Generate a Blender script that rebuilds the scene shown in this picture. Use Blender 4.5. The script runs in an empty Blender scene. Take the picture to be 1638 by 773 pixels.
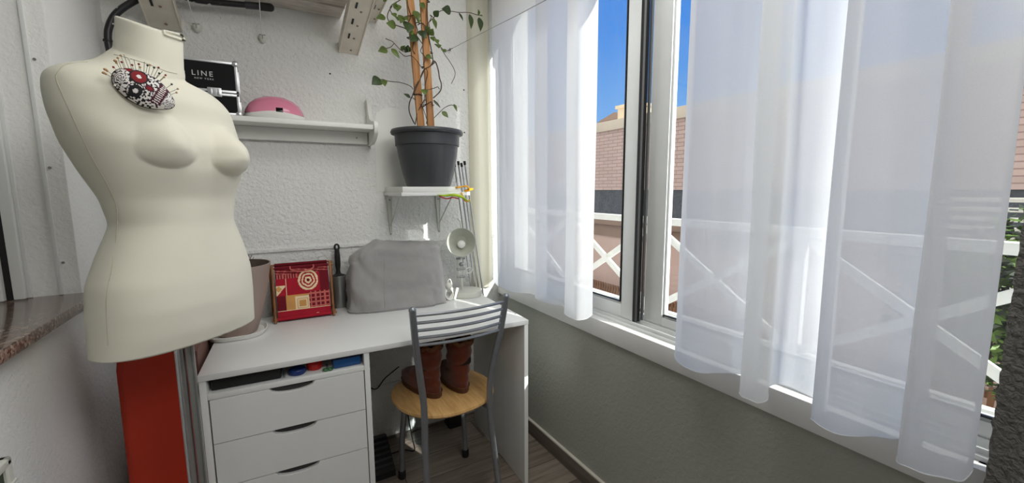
import bpy, bmesh, math, random
import numpy as np
from mathutils import Vector, Matrix, noise
random.seed(7)
PI = math.pi
S = bpy.context.scene
COL = S.collection
# ---------------------------------------------------------------- camera model
W, H = 1638, 773
FP = 671.0
PITCH, YAW, ROLL = math.radians(7.15), math.radians(30.0), math.radians(0.33)
CAM = Vector((0, 0, 1.296))
F = Vector((math.sin(YAW)*math.cos(PITCH), math.cos(YAW)*math.cos(PITCH), -math.sin(PITCH)))
R0 = Vector((math.cos(YAW), -math.sin(YAW), 0)); U0 = R0.cross(F)
c_, s_ = math.cos(ROLL), math.sin(ROLL)
R = c_*R0 - s_*U0; U = s_*R0 + c_*U0
def ray(px, py): return F + R*((px-W/2)/FP) - U*((py-H/2)/FP)
def aty(px, py, y):
    d = ray(px, py); return CAM + d*((y-CAM.y)/d.y)
def atx(px, py, x):
    d = ray(px, py); return CAM + d*((x-CAM.x)/d.x)
def atz(px, py, z):
    d = ray(px, py); return CAM + d*((z-CAM.z)/d.z)
def proj(p):
    q = p-CAM; z = q.dot(F); return (W/2+FP*q.dot(R)/z, H/2-FP*q.dot(U)/z)
cam = bpy.data.cameras.new('camera'); co = bpy.data.objects.new('camera', cam); COL.objects.link(co)
m = Matrix((R, U, -F)).transposed().to_4x4(); m.translation = CAM; co.matrix_world = m
cam.sensor_width = 36; cam.lens = FP/W*36; cam.clip_start = .02; cam.clip_end = 500
S.camera = co
# ---------------------------------------------------------------- materials
def lin(c):
    return tuple(((v/255)/12.92 if v/255 <= .04045 else ((v/255+.055)/1.055)**2.4) for v in c)
def new_mat(name):
    m = bpy.data.materials.new(name); m.use_nodes = True
    nt = m.node_tree; return m, nt, nt.nodes, nt.links
def mat(name, rgb, rough=.5, metal=0, var=.06, vscale=8, bump=0, bscale=80, spec=.5, coat=0, bdist=.002, sheen=0, stretch=None):
    """plain surface with a little procedural variation; rgb is sRGB 0-255"""
    m, nt, N, L = new_mat(name)
    b = N['Principled BSDF']; b.inputs['Roughness'].default_value = rough; b.inputs['Metallic'].default_value = metal
    b.inputs['Specular IOR Level'].default_value = spec; b.inputs['Coat Weight'].default_value = coat
    b.inputs['Sheen Weight'].default_value = sheen
    c = lin(rgb)
    tc = N.new('ShaderNodeTexCoord'); mp = N.new('ShaderNodeMapping'); L.new(tc.outputs['Object'], mp.inputs['Vector'])
    if stretch: mp.inputs['Scale'].default_value = stretch
    n = N.new('ShaderNodeTexNoise'); n.inputs['Scale'].default_value = vscale; n.inputs['Detail'].default_value = 4
    L.new(mp.outputs[0], n.inputs['Vector'])
    rmp = N.new('ShaderNodeValToRGB'); rmp.color_ramp.elements[0].position = .3; rmp.color_ramp.elements[1].position = .7
    rmp.color_ramp.elements[0].color = (*[v*(1-var) for v in c], 1); rmp.color_ramp.elements[1].color = (*[min(1, v*(1+var)) for v in c], 1)
    L.new(n.outputs['Fac'], rmp.inputs['Fac']); L.new(rmp.outputs['Color'], b.inputs['Base Color'])
    if bump:
        n2 = N.new('ShaderNodeTexNoise'); n2.inputs['Scale'].default_value = bscale; n2.inputs['Detail'].default_value = 3
        L.new(mp.outputs[0], n2.inputs['Vector'])
        bm_ = N.new('ShaderNodeBump'); bm_.inputs['Strength'].default_value = bump; bm_.inputs['Distance'].default_value = bdist
        L.new(n2.outputs['Fac'], bm_.inputs['Height']); L.new(bm_.outputs['Normal'], b.inputs['Normal'])
    return m
def stucco(name, rgb, strength=.5, scale=70, dist=.004, var=.03):
    m, nt, N, L = new_mat(name); b = N['Principled BSDF']; b.inputs['Roughness'].default_value = .75
    b.inputs['Specular IOR Level'].default_value = .25
    c = lin(rgb)
    tc = N.new('ShaderNodeTexCoord')
    n = N.new('ShaderNodeTexNoise'); n.inputs['Scale'].default_value = scale; n.inputs['Detail'].default_value = 3; n.inputs['Distortion'].default_value = .8
    n3 = N.new('ShaderNodeTexVoronoi'); n3.feature = 'SMOOTH_F1'; n3.inputs['Scale'].default_value = scale*.8
    n2 = N.new('ShaderNodeTexNoise'); n2.inputs['Scale'].default_value = 3; n2.inputs['Detail'].default_value = 4
    for k in (n, n2, n3): L.new(tc.outputs['Object'], k.inputs['Vector'])
    ad = N.new('ShaderNodeMath'); ad.operation = 'MULTIPLY_ADD'; ad.inputs[1].default_value = .6
    L.new(n3.outputs['Distance'], ad.inputs[0]); L.new(n.outputs['Fac'], ad.inputs[2])
    bm_ = N.new('ShaderNodeBump'); bm_.inputs['Strength'].default_value = strength; bm_.inputs['Distance'].default_value = dist
    L.new(ad.outputs[0], bm_.inputs['Height']); L.new(bm_.outputs['Normal'], b.inputs['Normal'])
    r = N.new('ShaderNodeValToRGB'); r.color_ramp.elements[0].position = .3; r.color_ramp.elements[1].position = .7
    r.color_ramp.elements[0].color = (*[v*(1-var) for v in c], 1); r.color_ramp.elements[1].color = (*[min(1, v*(1+var)) for v in c], 1)
    L.new(n2.outputs['Fac'], r.inputs['Fac']); L.new(r.outputs['Color'], b.inputs['Base Color'])
    return m
def wood(name, c1, c2, scale=6, stretch=(1, 12, 12), rough=.45, bump=.1, coat=0):
    m, nt, N, L = new_mat(name); b = N['Principled BSDF']; b.inputs['Roughness'].default_value = rough; b.inputs['Coat Weight'].default_value = coat
    tc = N.new('ShaderNodeTexCoord'); mp = N.new('ShaderNodeMapping'); mp.inputs['Scale'].default_value = stretch
    n = N.new('ShaderNodeTexNoise'); n.inputs['Scale'].default_value = scale; n.inputs['Detail'].default_value = 6; n.inputs['Distortion'].default_value = .6
    L.new(tc.outputs['Object'], mp.inputs['Vector']); L.new(mp.outputs[0], n.inputs['Vector'])
    r = N.new('ShaderNodeValToRGB'); r.color_ramp.elements[0].position = .3; r.color_ramp.elements[1].position = .72
    r.color_ramp.elements[0].color = (*lin(c1), 1); r.color_ramp.elements[1].color = (*lin(c2), 1)
    L.new(n.outputs['Fac'], r.inputs['Fac']); L.new(r.outputs['Color'], b.inputs['Base Color'])
    bm_ = N.new('ShaderNodeBump'); bm_.inputs['Strength'].default_value = bump; bm_.inputs['Distance'].default_value = .001
    L.new(n.outputs['Fac'], bm_.inputs['Height']); L.new(bm_.outputs['Normal'], b.inputs['Normal'])
    return m
def sheer(name, rgb, transp=.18, transl=.6, weave=900, wr=.25):
    m, nt, N, L = new_mat(name); N.remove(N['Principled BSDF']); out = N['Material Output']
    c = lin(rgb)
    tc = N.new('ShaderNodeTexCoord')
    mp = N.new('ShaderNodeMapping'); mp.inputs['Scale'].default_value = (1, 1, .12); L.new(tc.outputs['Object'], mp.inputs['Vector'])
    n = N.new('ShaderNodeTexNoise'); n.inputs['Scale'].default_value = 16; n.inputs['Detail'].default_value = 4
    L.new(mp.outputs[0], n.inputs['Vector'])
    bmp = N.new('ShaderNodeBump'); bmp.inputs['Strength'].default_value = wr; bmp.inputs['Distance'].default_value = .006
    L.new(n.outputs['Fac'], bmp.inputs['Height'])
    d = N.new('ShaderNodeBsdfDiffuse'); t = N.new('ShaderNodeBsdfTranslucent'); tr = N.new('ShaderNodeBsdfTransparent')
    for k in (d, t): k.inputs['Color'].default_value = (*c, 1); L.new(bmp.outputs['Normal'], k.inputs['Normal'])
    m1 = N.new('ShaderNodeMixShader'); m1.inputs['Fac'].default_value = transl; L.new(d.outputs[0], m1.inputs[1]); L.new(t.outputs[0], m1.inputs[2])
    # fine weave: the share of open threads varies a little
    n2 = N.new('ShaderNodeTexNoise'); n2.inputs['Scale'].default_value = weave; L.new(tc.outputs['Object'], n2.inputs['Vector'])
    mr = N.new('ShaderNodeMapRange'); mr.inputs['From Min'].default_value = .3; mr.inputs['From Max'].default_value = .7
    mr.inputs['To Min'].default_value = transp*.7; mr.inputs['To Max'].default_value = transp*1.3; L.new(n2.outputs['Fac'], mr.inputs['Value'])
    m2 = N.new('ShaderNodeMixShader'); L.new(mr.outputs[0], m2.inputs['Fac']); L.new(m1.outputs[0], m2.inputs[1]); L.new(tr.outputs[0], m2.inputs[2])
    L.new(m2.outputs[0], out.inputs['Surface']); return m
def glass(name, tint=(.96, .98, .98), refl=.06):
    m, nt, N, L = new_mat(name); N.remove(N['Principled BSDF']); out = N['Material Output']
    g = N.new('ShaderNodeBsdfGlossy'); g.inputs['Roughness'].default_value = .02
    t = N.new('ShaderNodeBsdfTransparent'); t.inputs['Color'].default_value = (*tint, 1)
    lwt = N.new('ShaderNodeLayerWeight'); lwt.inputs['Blend'].default_value = .5
    pw = N.new('ShaderNodeMath'); pw.operation = 'POWER'; pw.inputs[1].default_value = 4; L.new(lwt.outputs['Facing'], pw.inputs[0])
    lw = N.new('ShaderNodeMath'); lw.operation = 'MULTIPLY_ADD'; lw.inputs[1].default_value = .6; lw.inputs[2].default_value = refl*.5; L.new(pw.outputs[0], lw.inputs[0])
    n = N.new('ShaderNodeTexNoise'); n.inputs['Scale'].default_value = 30; n.inputs['Detail'].default_value = 6
    d = N.new('ShaderNodeBsdfDiffuse'); d.inputs['Color'].default_value = (.8, .8, .8, 1)
    mx = N.new('ShaderNodeMixShader'); L.new(lw.outputs[0], mx.inputs['Fac']); L.new(t.outputs[0], mx.inputs[1]); L.new(g.outputs[0], mx.inputs[2])
    mr = N.new('ShaderNodeMapRange'); mr.inputs['From Min'].default_value = .45; mr.inputs['From Max'].default_value = .8; mr.inputs['To Max'].default_value = .05
    L.new(n.outputs['Fac'], mr.inputs['Value'])
    m2 = N.new('ShaderNodeMixShader'); L.new(mr.outputs[0], m2.inputs['Fac']); L.new(mx.outputs[0], m2.inputs[1]); L.new(d.outputs[0], m2.inputs[2])
    L.new(m2.outputs[0], out.inputs['Surface']); return m
def floor_mat():
    m, nt, N, L = new_mat('grey_wood_floor'); b = N['Principled BSDF']; b.inputs['Roughness'].default_value = .4
    tc = N.new('ShaderNodeTexCoord'); mp = N.new('ShaderNodeMapping'); mp.inputs['Scale'].default_value = (1, 1, 1)
    br = N.new('ShaderNodeTexBrick'); br.inputs['Scale'].default_value = 1; br.inputs['Brick Width'].default_value = .9; br.inputs['Row Height'].default_value = .17
    br.inputs['Mortar Size'].default_value = .002; br.inputs['Color1'].default_value = (*lin((152, 140, 128)), 1); br.inputs['Color2'].default_value = (*lin((126, 114, 104)), 1)
    br.inputs['Mortar'].default_value = (*lin((70, 64, 58)), 1)
    L.new(tc.outputs['Object'], mp.inputs['Vector']); L.new(mp.outputs[0], br.inputs['Vector'])
    mp2 = N.new('ShaderNodeMapping'); mp2.inputs['Scale'].default_value = (1.2, 14, 14); L.new(tc.outputs['Object'], mp2.inputs['Vector'])
    n = N.new('ShaderNodeTexNoise'); n.inputs['Scale'].default_value = 3; n.inputs['Detail'].default_value = 7; n.inputs['Distortion'].default_value = 1; L.new(mp2.outputs[0], n.inputs['Vector'])
    mx = N.new('ShaderNodeMix'); mx.data_type = 'RGBA'; mx.blend_type = 'MULTIPLY'; mx.inputs[0].default_value = .7
    r = N.new('ShaderNodeValToRGB'); r.color_ramp.elements[0].color = (.35, .33, .31, 1); r.color_ramp.elements[1].color = (1, 1, 1, 1); r.color_ramp.elements[0].position = .3; r.color_ramp.elements[1].position = .65
    L.new(n.outputs['Fac'], r.inputs['Fac']); L.new(br.outputs['Color'], mx.inputs[6]); L.new(r.outputs['Color'], mx.inputs[7]); L.new(mx.outputs[2], b.inputs['Base Color'])
    return m
def granite_mat():
    m, nt, N, L = new_mat('brown_granite'); b = N['Principled BSDF']; b.inputs['Roughness'].default_value = .18; b.inputs['Coat Weight'].default_value = .3
    tc = N.new('ShaderNodeTexCoord')
    v = N.new('ShaderNodeTexVoronoi'); v.inputs['Scale'].default_value = 170; n = N.new('ShaderNodeTexNoise'); n.inputs['Scale'].default_value = 60; n.inputs['Detail'].default_value = 5
    for k in (v, n): L.new(tc.outputs['Object'], k.inputs['Vector'])
    ad = N.new('ShaderNodeMath'); ad.operation = 'MULTIPLY_ADD'; ad.inputs[1].default_value = .55
    sp = N.new('ShaderNodeSeparateColor'); L.new(v.outputs['Color'], sp.inputs[0]); L.new(sp.outputs[0], ad.inputs[0])
    h = N.new('ShaderNodeMath'); h.operation = 'MULTIPLY'; h.inputs[1].default_value = .55; L.new(n.outputs['Fac'], h.inputs[0]); L.new(h.outputs[0], ad.inputs[2])
    r = N.new('ShaderNodeValToRGB'); cr = r.color_ramp; cr.elements[0].position = .2; cr.elements[0].color = (*lin((52, 40, 36)), 1)
    cr.elements[1].position = .85; cr.elements[1].color = (*lin((186, 168, 152)), 1)
    e = cr.elements.new(.42); e.color = (*lin((104, 82, 70)), 1); e = cr.elements.new(.62); e.color = (*lin((136, 112, 98)), 1)
    L.new(ad.outputs[0], r.inputs['Fac']); L.new(r.outputs['Color'], b.inputs['Base Color']); return m
def siding_mat():
    m, nt, N, L = new_mat('pink_brick_cladding'); b = N['Principled BSDF']; b.inputs['Roughness'].default_value = .8
    tc = N.new('ShaderNodeTexCoord'); mp = N.new('ShaderNodeMapping'); mp.inputs['Rotation'].default_value = (PI/2, 0, PI/2)
    sx = N.new('ShaderNodeSeparateXYZ'); cx = N.new('ShaderNodeCombineXYZ'); L.new(tc.outputs['Object'], sx.inputs[0]); L.new(sx.outputs['Y'], cx.inputs['X']); L.new(sx.outputs['Z'], cx.inputs['Y'])
    br = N.new('ShaderNodeTexBrick'); br.inputs['Scale'].default_value = 1; br.inputs['Brick Width'].default_value = .6; br.inputs['Row Height'].default_value = .155; br.inputs['Mortar Size'].default_value = .016
    br.inputs['Color1'].default_value = (*lin((212, 188, 184)), 1); br.inputs['Color2'].default_value = (*lin((200, 176, 172)), 1); br.inputs['Mortar'].default_value = (*lin((166, 140, 136)), 1)
    L.new(cx.outputs[0], br.inputs['Vector']); L.new(br.outputs['Color'], b.inputs['Base Color']); return m

M = {}
M['plaster'] = stucco('white_stucco', (232, 232, 228), .8, 78, .007)
M['plaster_left'] = stucco('white_stucco_fine', (236, 236, 233), .4, 90, .005)
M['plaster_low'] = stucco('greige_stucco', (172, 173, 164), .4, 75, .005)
M['pier'] = stucco('rough_shaded_stucco', (112, 110, 105), .9, 110, .012, .12)  # wall stucco darkened, the pier's backlit shade is put into its colour
M['ceil'] = mat('ceiling_paint', (240, 240, 236), .9)
M['floor'] = floor_mat()
M['base'] = wood('grey_tile_skirting', (96, 88, 80), (126, 116, 106), 3, (1, 1, 10), .5)
M['base_top'] = mat('cream_grout', (214, 208, 196), .7)
M['granite'] = granite_mat()
M['alu'] = mat('white_lacquered_aluminium', (226, 228, 226), .3, 0, .03, spec=.6)
M['alu_grey'] = mat('grey_aluminium_track', (150, 152, 150), .35, .6, .05)
M['sillw'] = mat('white_painted_sill', (232, 232, 230), .35, 0, .03)
M['black'] = mat('black_rubber', (22, 22, 23), .55)
M['sheer'] = sheer('white_sheer_fabric', (243, 244, 245), .10, .64)
M['sheer_cream'] = sheer('cream_lining_fabric', (238, 236, 222), .02, .45)
M['glass'] = glass('window_glass')
M['jersey'] = mat('cream_jersey', (233, 230, 213), .85, 0, .03, 6, .25, 500, .2, bdist=.0006, sheen=.15)
M['jersey_seam'] = mat('cream_seam', (196, 192, 172), .9)
M['chrome'] = mat('brushed_steel', (196, 198, 200), .28, .9, .05, 20)
M['laminate'] = mat('white_laminate', (232, 233, 230), .38, 0, .015, 3)
M['laminate_in'] = mat('grey_desk_inside', (176, 170, 162), .6, 0, .03)
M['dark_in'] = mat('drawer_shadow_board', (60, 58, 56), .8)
M['chairmetal'] = mat('silver_grey_painted_steel', (150, 154, 160), .32, .75, .05, 30, .05, 300)
M['beech'] = wood('beech_seat', (196, 150, 92), (226, 184, 122), 5, (16, 2, 2), .35, .08, .3)
M['suede'] = mat('brown_suede', (98, 44, 22), .85, 0, .15, 18, .5, 120, .2, bdist=.004, sheen=.3)
M['sole'] = mat('brown_rubber_sole', (88, 52, 32), .6, 0, .1)
M['fleece'] = mat('tan_fleece', (116, 78, 56), .95, 0, .3, 90, 1, 200, .1, bdist=.006)
M['boot_dark'] = mat('dark_boot_lining', (46, 26, 20), .9)
M['anth'] = mat('anthracite_plastic', (58, 60, 63), .42, 0, .08, 10, .1, 60)
M['soil'] = mat('potting_soil', (42, 32, 24), .95, 0, .4, 60, 1, 90, bdist=.006)
M['stake'] = wood('bamboo_stake', (148, 96, 48), (194, 140, 82), 4, (20, 20, 1.5), .55, .2)
M['vine'] = mat('brown_vine', (74, 56, 40), .7, 0, .3, 40)
M['leaf'] = mat('green_leaf', (84, 102, 42), .4, 0, .35, 25)
M['leaf_dark'] = mat('dark_green_leaf', (48, 66, 30), .4, 0, .3, 25)
M['taupe'] = mat('taupe_plastic_pot', (158, 140, 130), .55, 0, .04, 4, .15, 40, stretch=(1, 1, 8))
M['taupe_dark'] = mat('taupe_pot_inside', (92, 78, 68), .8)
M['white_pl'] = mat('white_plastic', (232, 232, 226), .35, 0, .02)
M['greywhite'] = mat('greyish_white_plastic', (206, 206, 196), .45, 0, .04)
M['cover'] = mat('grey_cover_cloth', (158, 156, 154), .75, 0, .10, 5, .45, 11, .3, bdist=.010, sheen=.2)
M['pink'] = mat('glossy_pink_plastic', (226, 138, 164), .22, 0, .02, coat=.5)
M['screen'] = mat('dark_display', (16, 15, 18), .12)
M['caseblack'] = mat('black_case_panel', (14, 14, 16), .6, 0, .1, 12, spec=.2)
M['casealu'] = mat('case_aluminium', (200, 202, 204), .3, .7, .06, 30)
M['letter'] = mat('silver_lettering', (214, 214, 214), .4)
M['redfab'] = mat('red_fabric', (168, 34, 50), .85, 0, .08, 20, .3, 400, .15, bdist=.0005)
M['redfab2'] = mat('dark_red_fabric', (112, 28, 38), .85, 0, .1, 20, .3, 400, .15, bdist=.0005)
M['ochre'] = mat('ochre_fabric', (206, 150, 84), .85, 0, .1, 20)
M['creamfab'] = mat('cream_print', (236, 212, 172), .85, 0, .05, 20)
M['pinkfab'] = mat('pinkish_check', (196, 100, 92), .85, 0, .08, 20)
M['basketwood'] = wood('honey_wood', (112, 68, 34), (158, 104, 56), 8, (6, 6, 2), .45)
M['orange'] = mat('orange_red_cloth', (186, 46, 12), .6, 0, .1, 5, .2, 60)
M['brownboard'] = mat('reddish_brown_board', (118, 84, 74), .6, 0, .08)
M['whitewash'] = wood('whitewashed_wood', (176, 168, 158), (214, 208, 198), 5, (3, 14, 14), .6, .2)
M['bracketmetal'] = mat('cream_painted_steel', (226, 218, 202), .4, .1, .08, 14)
M['blacktube'] = mat('chipped_black_tube', (34, 34, 36), .4, 0, .2, 40)
M['cord'] = mat('white_cord', (222, 222, 220), .6)
M['red'] = mat('red_plastic', (190, 28, 24), .3)
M['blue'] = mat('blue_plastic', (22, 76, 132), .3)
M['bluedark'] = mat('dark_blue_plastic', (22, 50, 112), .3)
M['green'] = mat('green_plastic', (60, 120, 70), .4)
M['clear'] = glass('clear_lid_plastic', (.75, .8, .82))
M['lime'] = mat('lime_cloth', (170, 200, 30), .6, 0, .15, 30)
M['yellow'] = mat('yellow_orange_cloth', (236, 170, 40), .6, 0, .15, 30)
M['shadein'] = mat('lamp_shade_inside', (196, 198, 186), .4, .1)
M['bulb'] = mat('frosted_bulb', (240, 240, 234), .25)
M['skw'] = mat('skull_white_cloth', (236, 232, 228), .8)
M['skb'] = mat('skull_black_print', (26, 22, 28), .8)
M['skr'] = mat('skull_red_print', (136, 24, 30), .8)
M['skm'] = mat('skull_plum_print', (78, 22, 44), .8)
M['pin_red'] = mat('dark_red_pin_head', (140, 32, 36), .2)
M['pin_amber'] = mat('amber_pin_head', (196, 158, 110), .2)
M['pin_pearl'] = mat('pearl_pin_head', (238, 232, 220), .2)
M['pin_green'] = mat('dark_green_pin_head', (38, 52, 42), .2)
M['pin_steel'] = mat('pin_steel', (150, 140, 130), .3, .9)
M['rail'] = mat('white_railing_paint', (238, 238, 232), .5)
M['siding'] = siding_mat()
M['cap'] = mat('beige_parapet', (222, 210, 196), .8, 0, .04, 1)
M['bglass'] = mat('dark_speckled_glass_band', (66, 72, 84), .25, 0, .4, 14, spec=.6)
M['cornice'] = mat('brown_cornice', (150, 126, 112), .8, 0, .05, 1)
M['pinkwall'] = mat('pink_render', (212, 184, 176), .85, 0, .04, 1)
M['brownslat'] = mat('brown_slat_wood', (128, 88, 58), .7, 0, .15, 3)
M['roofhouse'] = mat('cream_house_render', (236, 220, 192), .8)
M['ground'] = mat('street_asphalt', (150, 146, 140), .9, 0, .1, 2)
M['bushleaf'] = mat('bush_leaf', (92, 122, 44), .5, 0, .4, 6)
M['bushdark'] = mat('bush_dark_leaf', (40, 52, 34), .6, 0, .4, 6)
M['bark'] = mat('bark', (90, 70, 52), .9)

_nt = M['blacktube'].node_tree; _r = [n for n in _nt.nodes if n.type == 'VALTORGB'][0]; _n = [n for n in _nt.nodes if n.type == 'TEX_NOISE'][0]
_n.inputs['Scale'].default_value = 45; _r.color_ramp.elements[0].position = .64; _r.color_ramp.elements[1].position = .66
_r.color_ramp.elements[0].color = (.014, .014, .016, 1); _r.color_ramp.elements[1].color = (.55, .55, .53, 1)
# ---------------------------------------------------------------- mesh helpers
class MB:
    def __init__(s): s.bm = bmesh.new(); s.mi = 0
    def _f(s, faces):
        for f in faces: f.material_index = s.mi
    def box(s, x0, y0, z0, x1, y1, z1, bev=0, seg=2, M4=None):
        r = bmesh.ops.create_cube(s.bm, size=1); vs = r['verts']
        for v in vs:
            v.co = Vector((x0+(v.co.x+.5)*(x1-x0), y0+(v.co.y+.5)*(y1-y0), z0+(v.co.z+.5)*(z1-z0)))
        fs = {f for v in vs for f in v.link_faces}
        if bev:
            es = {e for v in vs for e in v.link_edges}
            rr = bmesh.ops.bevel(s.bm, geom=list(es), offset=bev, segments=seg, affect='EDGES', profile=.6)
            fs = {f for f in rr['faces']} | {f for f in fs if f.is_valid}
            vs = list({v for f in fs for v in f.verts})
            fs = {f for v in vs for f in v.link_faces}
        s._f(fs)
        if M4:
            for v in vs: v.co = M4 @ v.co
        return vs
    def tube(s, pts, r, seg=10, cap=True, flat=None):
        pts = [Vector(p) for p in pts]; n = len(pts); rs = r if isinstance(r, (list, tuple)) else [r]*n
        rings = []; prev = None
        for i, p in enumerate(pts):
            t = (pts[min(i+1, n-1)]-pts[max(i-1, 0)]).normalized()
            if prev is None:
                a = Vector((0, 0, 1)) if abs(t.z) < .9 else Vector((1, 0, 0)); u = t.cross(a).normalized()
            else:
                u = (prev - t*prev.dot(t)).normalized()
            prev = u; v = t.cross(u)
            k = flat or 1
            rings.append([s.bm.verts.new(p+u*rs[i]*math.cos(2*PI*j/seg)+v*rs[i]*k*math.sin(2*PI*j/seg)) for j in range(seg)])
        fs = []
        for a, b in zip(rings, rings[1:]):
            for j in range(seg): fs.append(s.bm.faces.new((a[j], a[(j+1) % seg], b[(j+1) % seg], b[j])))
        if cap: fs.append(s.bm.faces.new(rings[0][::-1])); fs.append(s.bm.faces.new(rings[-1]))
        s._f(fs)
    def loft(s, rings, cap0=True, cap1=True, closed=True):
        rr = [[s.bm.verts.new(Vector(p)) for p in r] for r in rings]; fs = []; n = len(rr[0])
        for a, b in zip(rr, rr[1:]):
            for j in range(n if closed else n-1): fs.append(s.bm.faces.new((a[j], a[(j+1) % n], b[(j+1) % n], b[j])))
        if cap0: fs.append(s.bm.faces.new(rr[0][::-1]))
        if cap1: fs.append(s.bm.faces.new(rr[-1]))
        s._f(fs); return fs, rr
    def lathe(s, prof, c, axis=None, seg=40, cap0=True, cap1=True):
        c = Vector(c); Q = Vector((0, 0, 1)).rotation_difference(Vector(axis).normalized()).to_matrix() if axis else Matrix.Identity(3)
        rings = [[c + Q @ Vector((r*math.cos(2*PI*j/seg), r*math.sin(2*PI*j/seg), z)) for j in range(seg)] for r, z in prof]
        return s.loft(rings, cap0, cap1)
    def ball(s, c, r, sc=(1, 1, 1), u=14, v=8, rot=None):
        Mx = Matrix.Translation(Vector(c)) @ (rot.to_4x4() if rot else Matrix.Identity(4)) @ Matrix.Diagonal((*sc, 1))
        q = bmesh.ops.create_uvsphere(s.bm, u_segments=u, v_segments=v, radius=r, matrix=Mx)
        s._f({f for w in q['verts'] for f in w.link_faces})
    def prism(s, poly, z0, z1, M4=None):
        """2-D polygon (x,y) extruded z0..z1 and mapped by M4"""
        T = M4 or Matrix.Identity(4)
        a = [s.bm.verts.new(T @ Vector((x, y, z0))) for x, y in poly]; b = [s.bm.verts.new(T @ Vector((x, y, z1))) for x, y in poly]
        n = len(a); fs = [s.bm.faces.new(a[::-1]), s.bm.faces.new(b)]
        for j in range(n): fs.append(s.bm.faces.new((a[j], a[(j+1) % n], b[(j+1) % n], b[j])))
        s._f(fs)
    def build(s, name, mats, parent=None, smooth=True, angle=35, local=False, recalc=True):
        if recalc: bmesh.ops.recalc_face_normals(s.bm, faces=s.bm.faces)
        me = bpy.data.meshes.new(name)
        if parent is not None and not local:
            s.bm.transform(world(parent).inverted())
        s.bm.to_mesh(me); s.bm.free()
        for mm in (mats if isinstance(mats, (list, tuple)) else [mats]): me.materials.append(M[mm])
        if smooth:
            me.polygons.foreach_set('use_smooth', [True]*len(me.polygons)); me.set_sharp_from_angle(angle=math.radians(angle))
        o = bpy.data.objects.new(name, me); COL.objects.link(o)
        if parent is not None: o.parent = parent
        return o
def world(o):
    Mx = Matrix.LocRotScale(o.location, o.rotation_euler, o.scale)
    return world(o.parent) @ Mx if o.parent else Mx
def thing(name, label, cat, loc=(0, 0, 0), rotz=0, group=None):
    o = bpy.data.objects.new(name, None); COL.objects.link(o); o.empty_display_size = .05
    o.location = loc; o.rotation_euler = (0, 0, rotz); tag(o, label, cat, group); return o
def tag(o, label, cat, group=None, kind=None):
    o['label'] = label; o['category'] = cat
    if group: o['group'] = group
    if kind: o['kind'] = kind
    return o
def origin(o, loc):
    """move the origin of a single-mesh thing"""
    loc = Vector(loc); o.data.transform(Matrix.Translation(-loc)); o.location = loc; return o
def struct(name, mb, mats, **k):
    o = mb.build(name, mats, **k); o['kind'] = 'structure'; return o
def spline(pts, n=12, closed=False):
    pts = [Vector(p) for p in pts]; out = []; N = len(pts)
    for i in range(N if closed else N-1):
        if closed: p0, p1, p2, p3 = (pts[(i+k-1) % N] for k in range(4))
        else: p0 = pts[max(i-1, 0)]; p1 = pts[i]; p2 = pts[i+1]; p3 = pts[min(i+2, N-1)]
        for k in range(n):
            t = k/n
            out.append(.5*((2*p1)+(-p0+p2)*t+(2*p0-5*p1+4*p2-p3)*t*t+(-p0+3*p1-3*p2+p3)*t**3))
    if not closed: out.append(pts[-1])
    return out
def single(mb, name, mats, label, cat, loc, group=None, **k):
    o = mb.build(name, mats, **k); origin(o, loc); return tag(o, label, cat, group)
def ringpts(c, rx, ry, z, n=40, e=1.0, rot=0):
    out = []
    for j in range(n):
        a = 2*PI*j/n; x = math.copysign(abs(math.cos(a))**e, math.cos(a))*rx; y = math.copysign(abs(math.sin(a))**e, math.sin(a))*ry
        out.append(Vector((c[0]+x*math.cos(rot)-y*math.sin(rot), c[1]+x*math.sin(rot)+y*math.cos(rot), z)))
    return out

# ================================================================ ROOM
YB, XR, XL, ZC = 2.12, 1.134, -.475, 2.46
YJ, YR = 1.62, -1.7
b = MB(); b.box(-.9, YR-.1, -.12, XR+.2, YB+.12, 0); struct('floor', b, 'floor')
b = MB(); b.box(-.9, YR-.1, ZC, XR+.2, YB+.12, ZC+.12); struct('ceiling', b, 'ceil')
# back wall: upper face, a shallow rim where the thicker lower part begins, and a second step near the floor
b = MB(); b.box(-.9, YB, 0, XR+.2, YB+.12, ZC)
b.box(XL, YB-.006, .302, XR, YB+.01, 1.028)
b.box(XL, YB-.010, 0, XR, YB+.01, .298)
struct('wall_back', b, 'plaster')
b = MB(); b.box(XL, YB-.014, 1.024, XR, YB+.01, 1.040, .003); struct('trim_1', b, 'plaster')
b = MB()
b.box(-.9, YJ, 0, XL, YB+.02, ZC, .004)              # far part with the jamb of the serving opening
b.box(-.9, YR, 0, XL, YJ, .984)                       # low wall under the granite
b.box(-.9, YR, 2.12, XL, YJ, ZC)                      # lintel
struct('wall_left', b, 'plaster_left')
b = MB(); b.box(-1.5, YR, 0, -1.4, 2.3, ZC); b.box(-1.5, YJ+.6, 0, -.9, YJ+.7, ZC); struct('wall_far_left', b, 'plaster_left')
b = MB(); b.box(-1.5, YR-.2, 0, XR+.2, YR-.1, ZC); struct('wall_rear', b, 'plaster_left')
b = MB(); b.box(-1.5, YR, -.1, -.9, 2.3, 0); struct('floor_inner', b, 'floor')
b = MB(); b.box(-1.5, YR, ZC, -.9, 2.3, ZC+.1); struct('ceiling_inner', b, 'ceil')
# window wall
b = MB(); b.box(XR, YR, 0, XR+.16, YB+.02, .70); struct('wall_right', b, 'plaster_low')
b = MB(); b.box(XR, YR, 2.28, XR+.16, YB+.02, ZC); struct('wall_right_upper', b, 'plaster_left')
b = MB()
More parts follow.
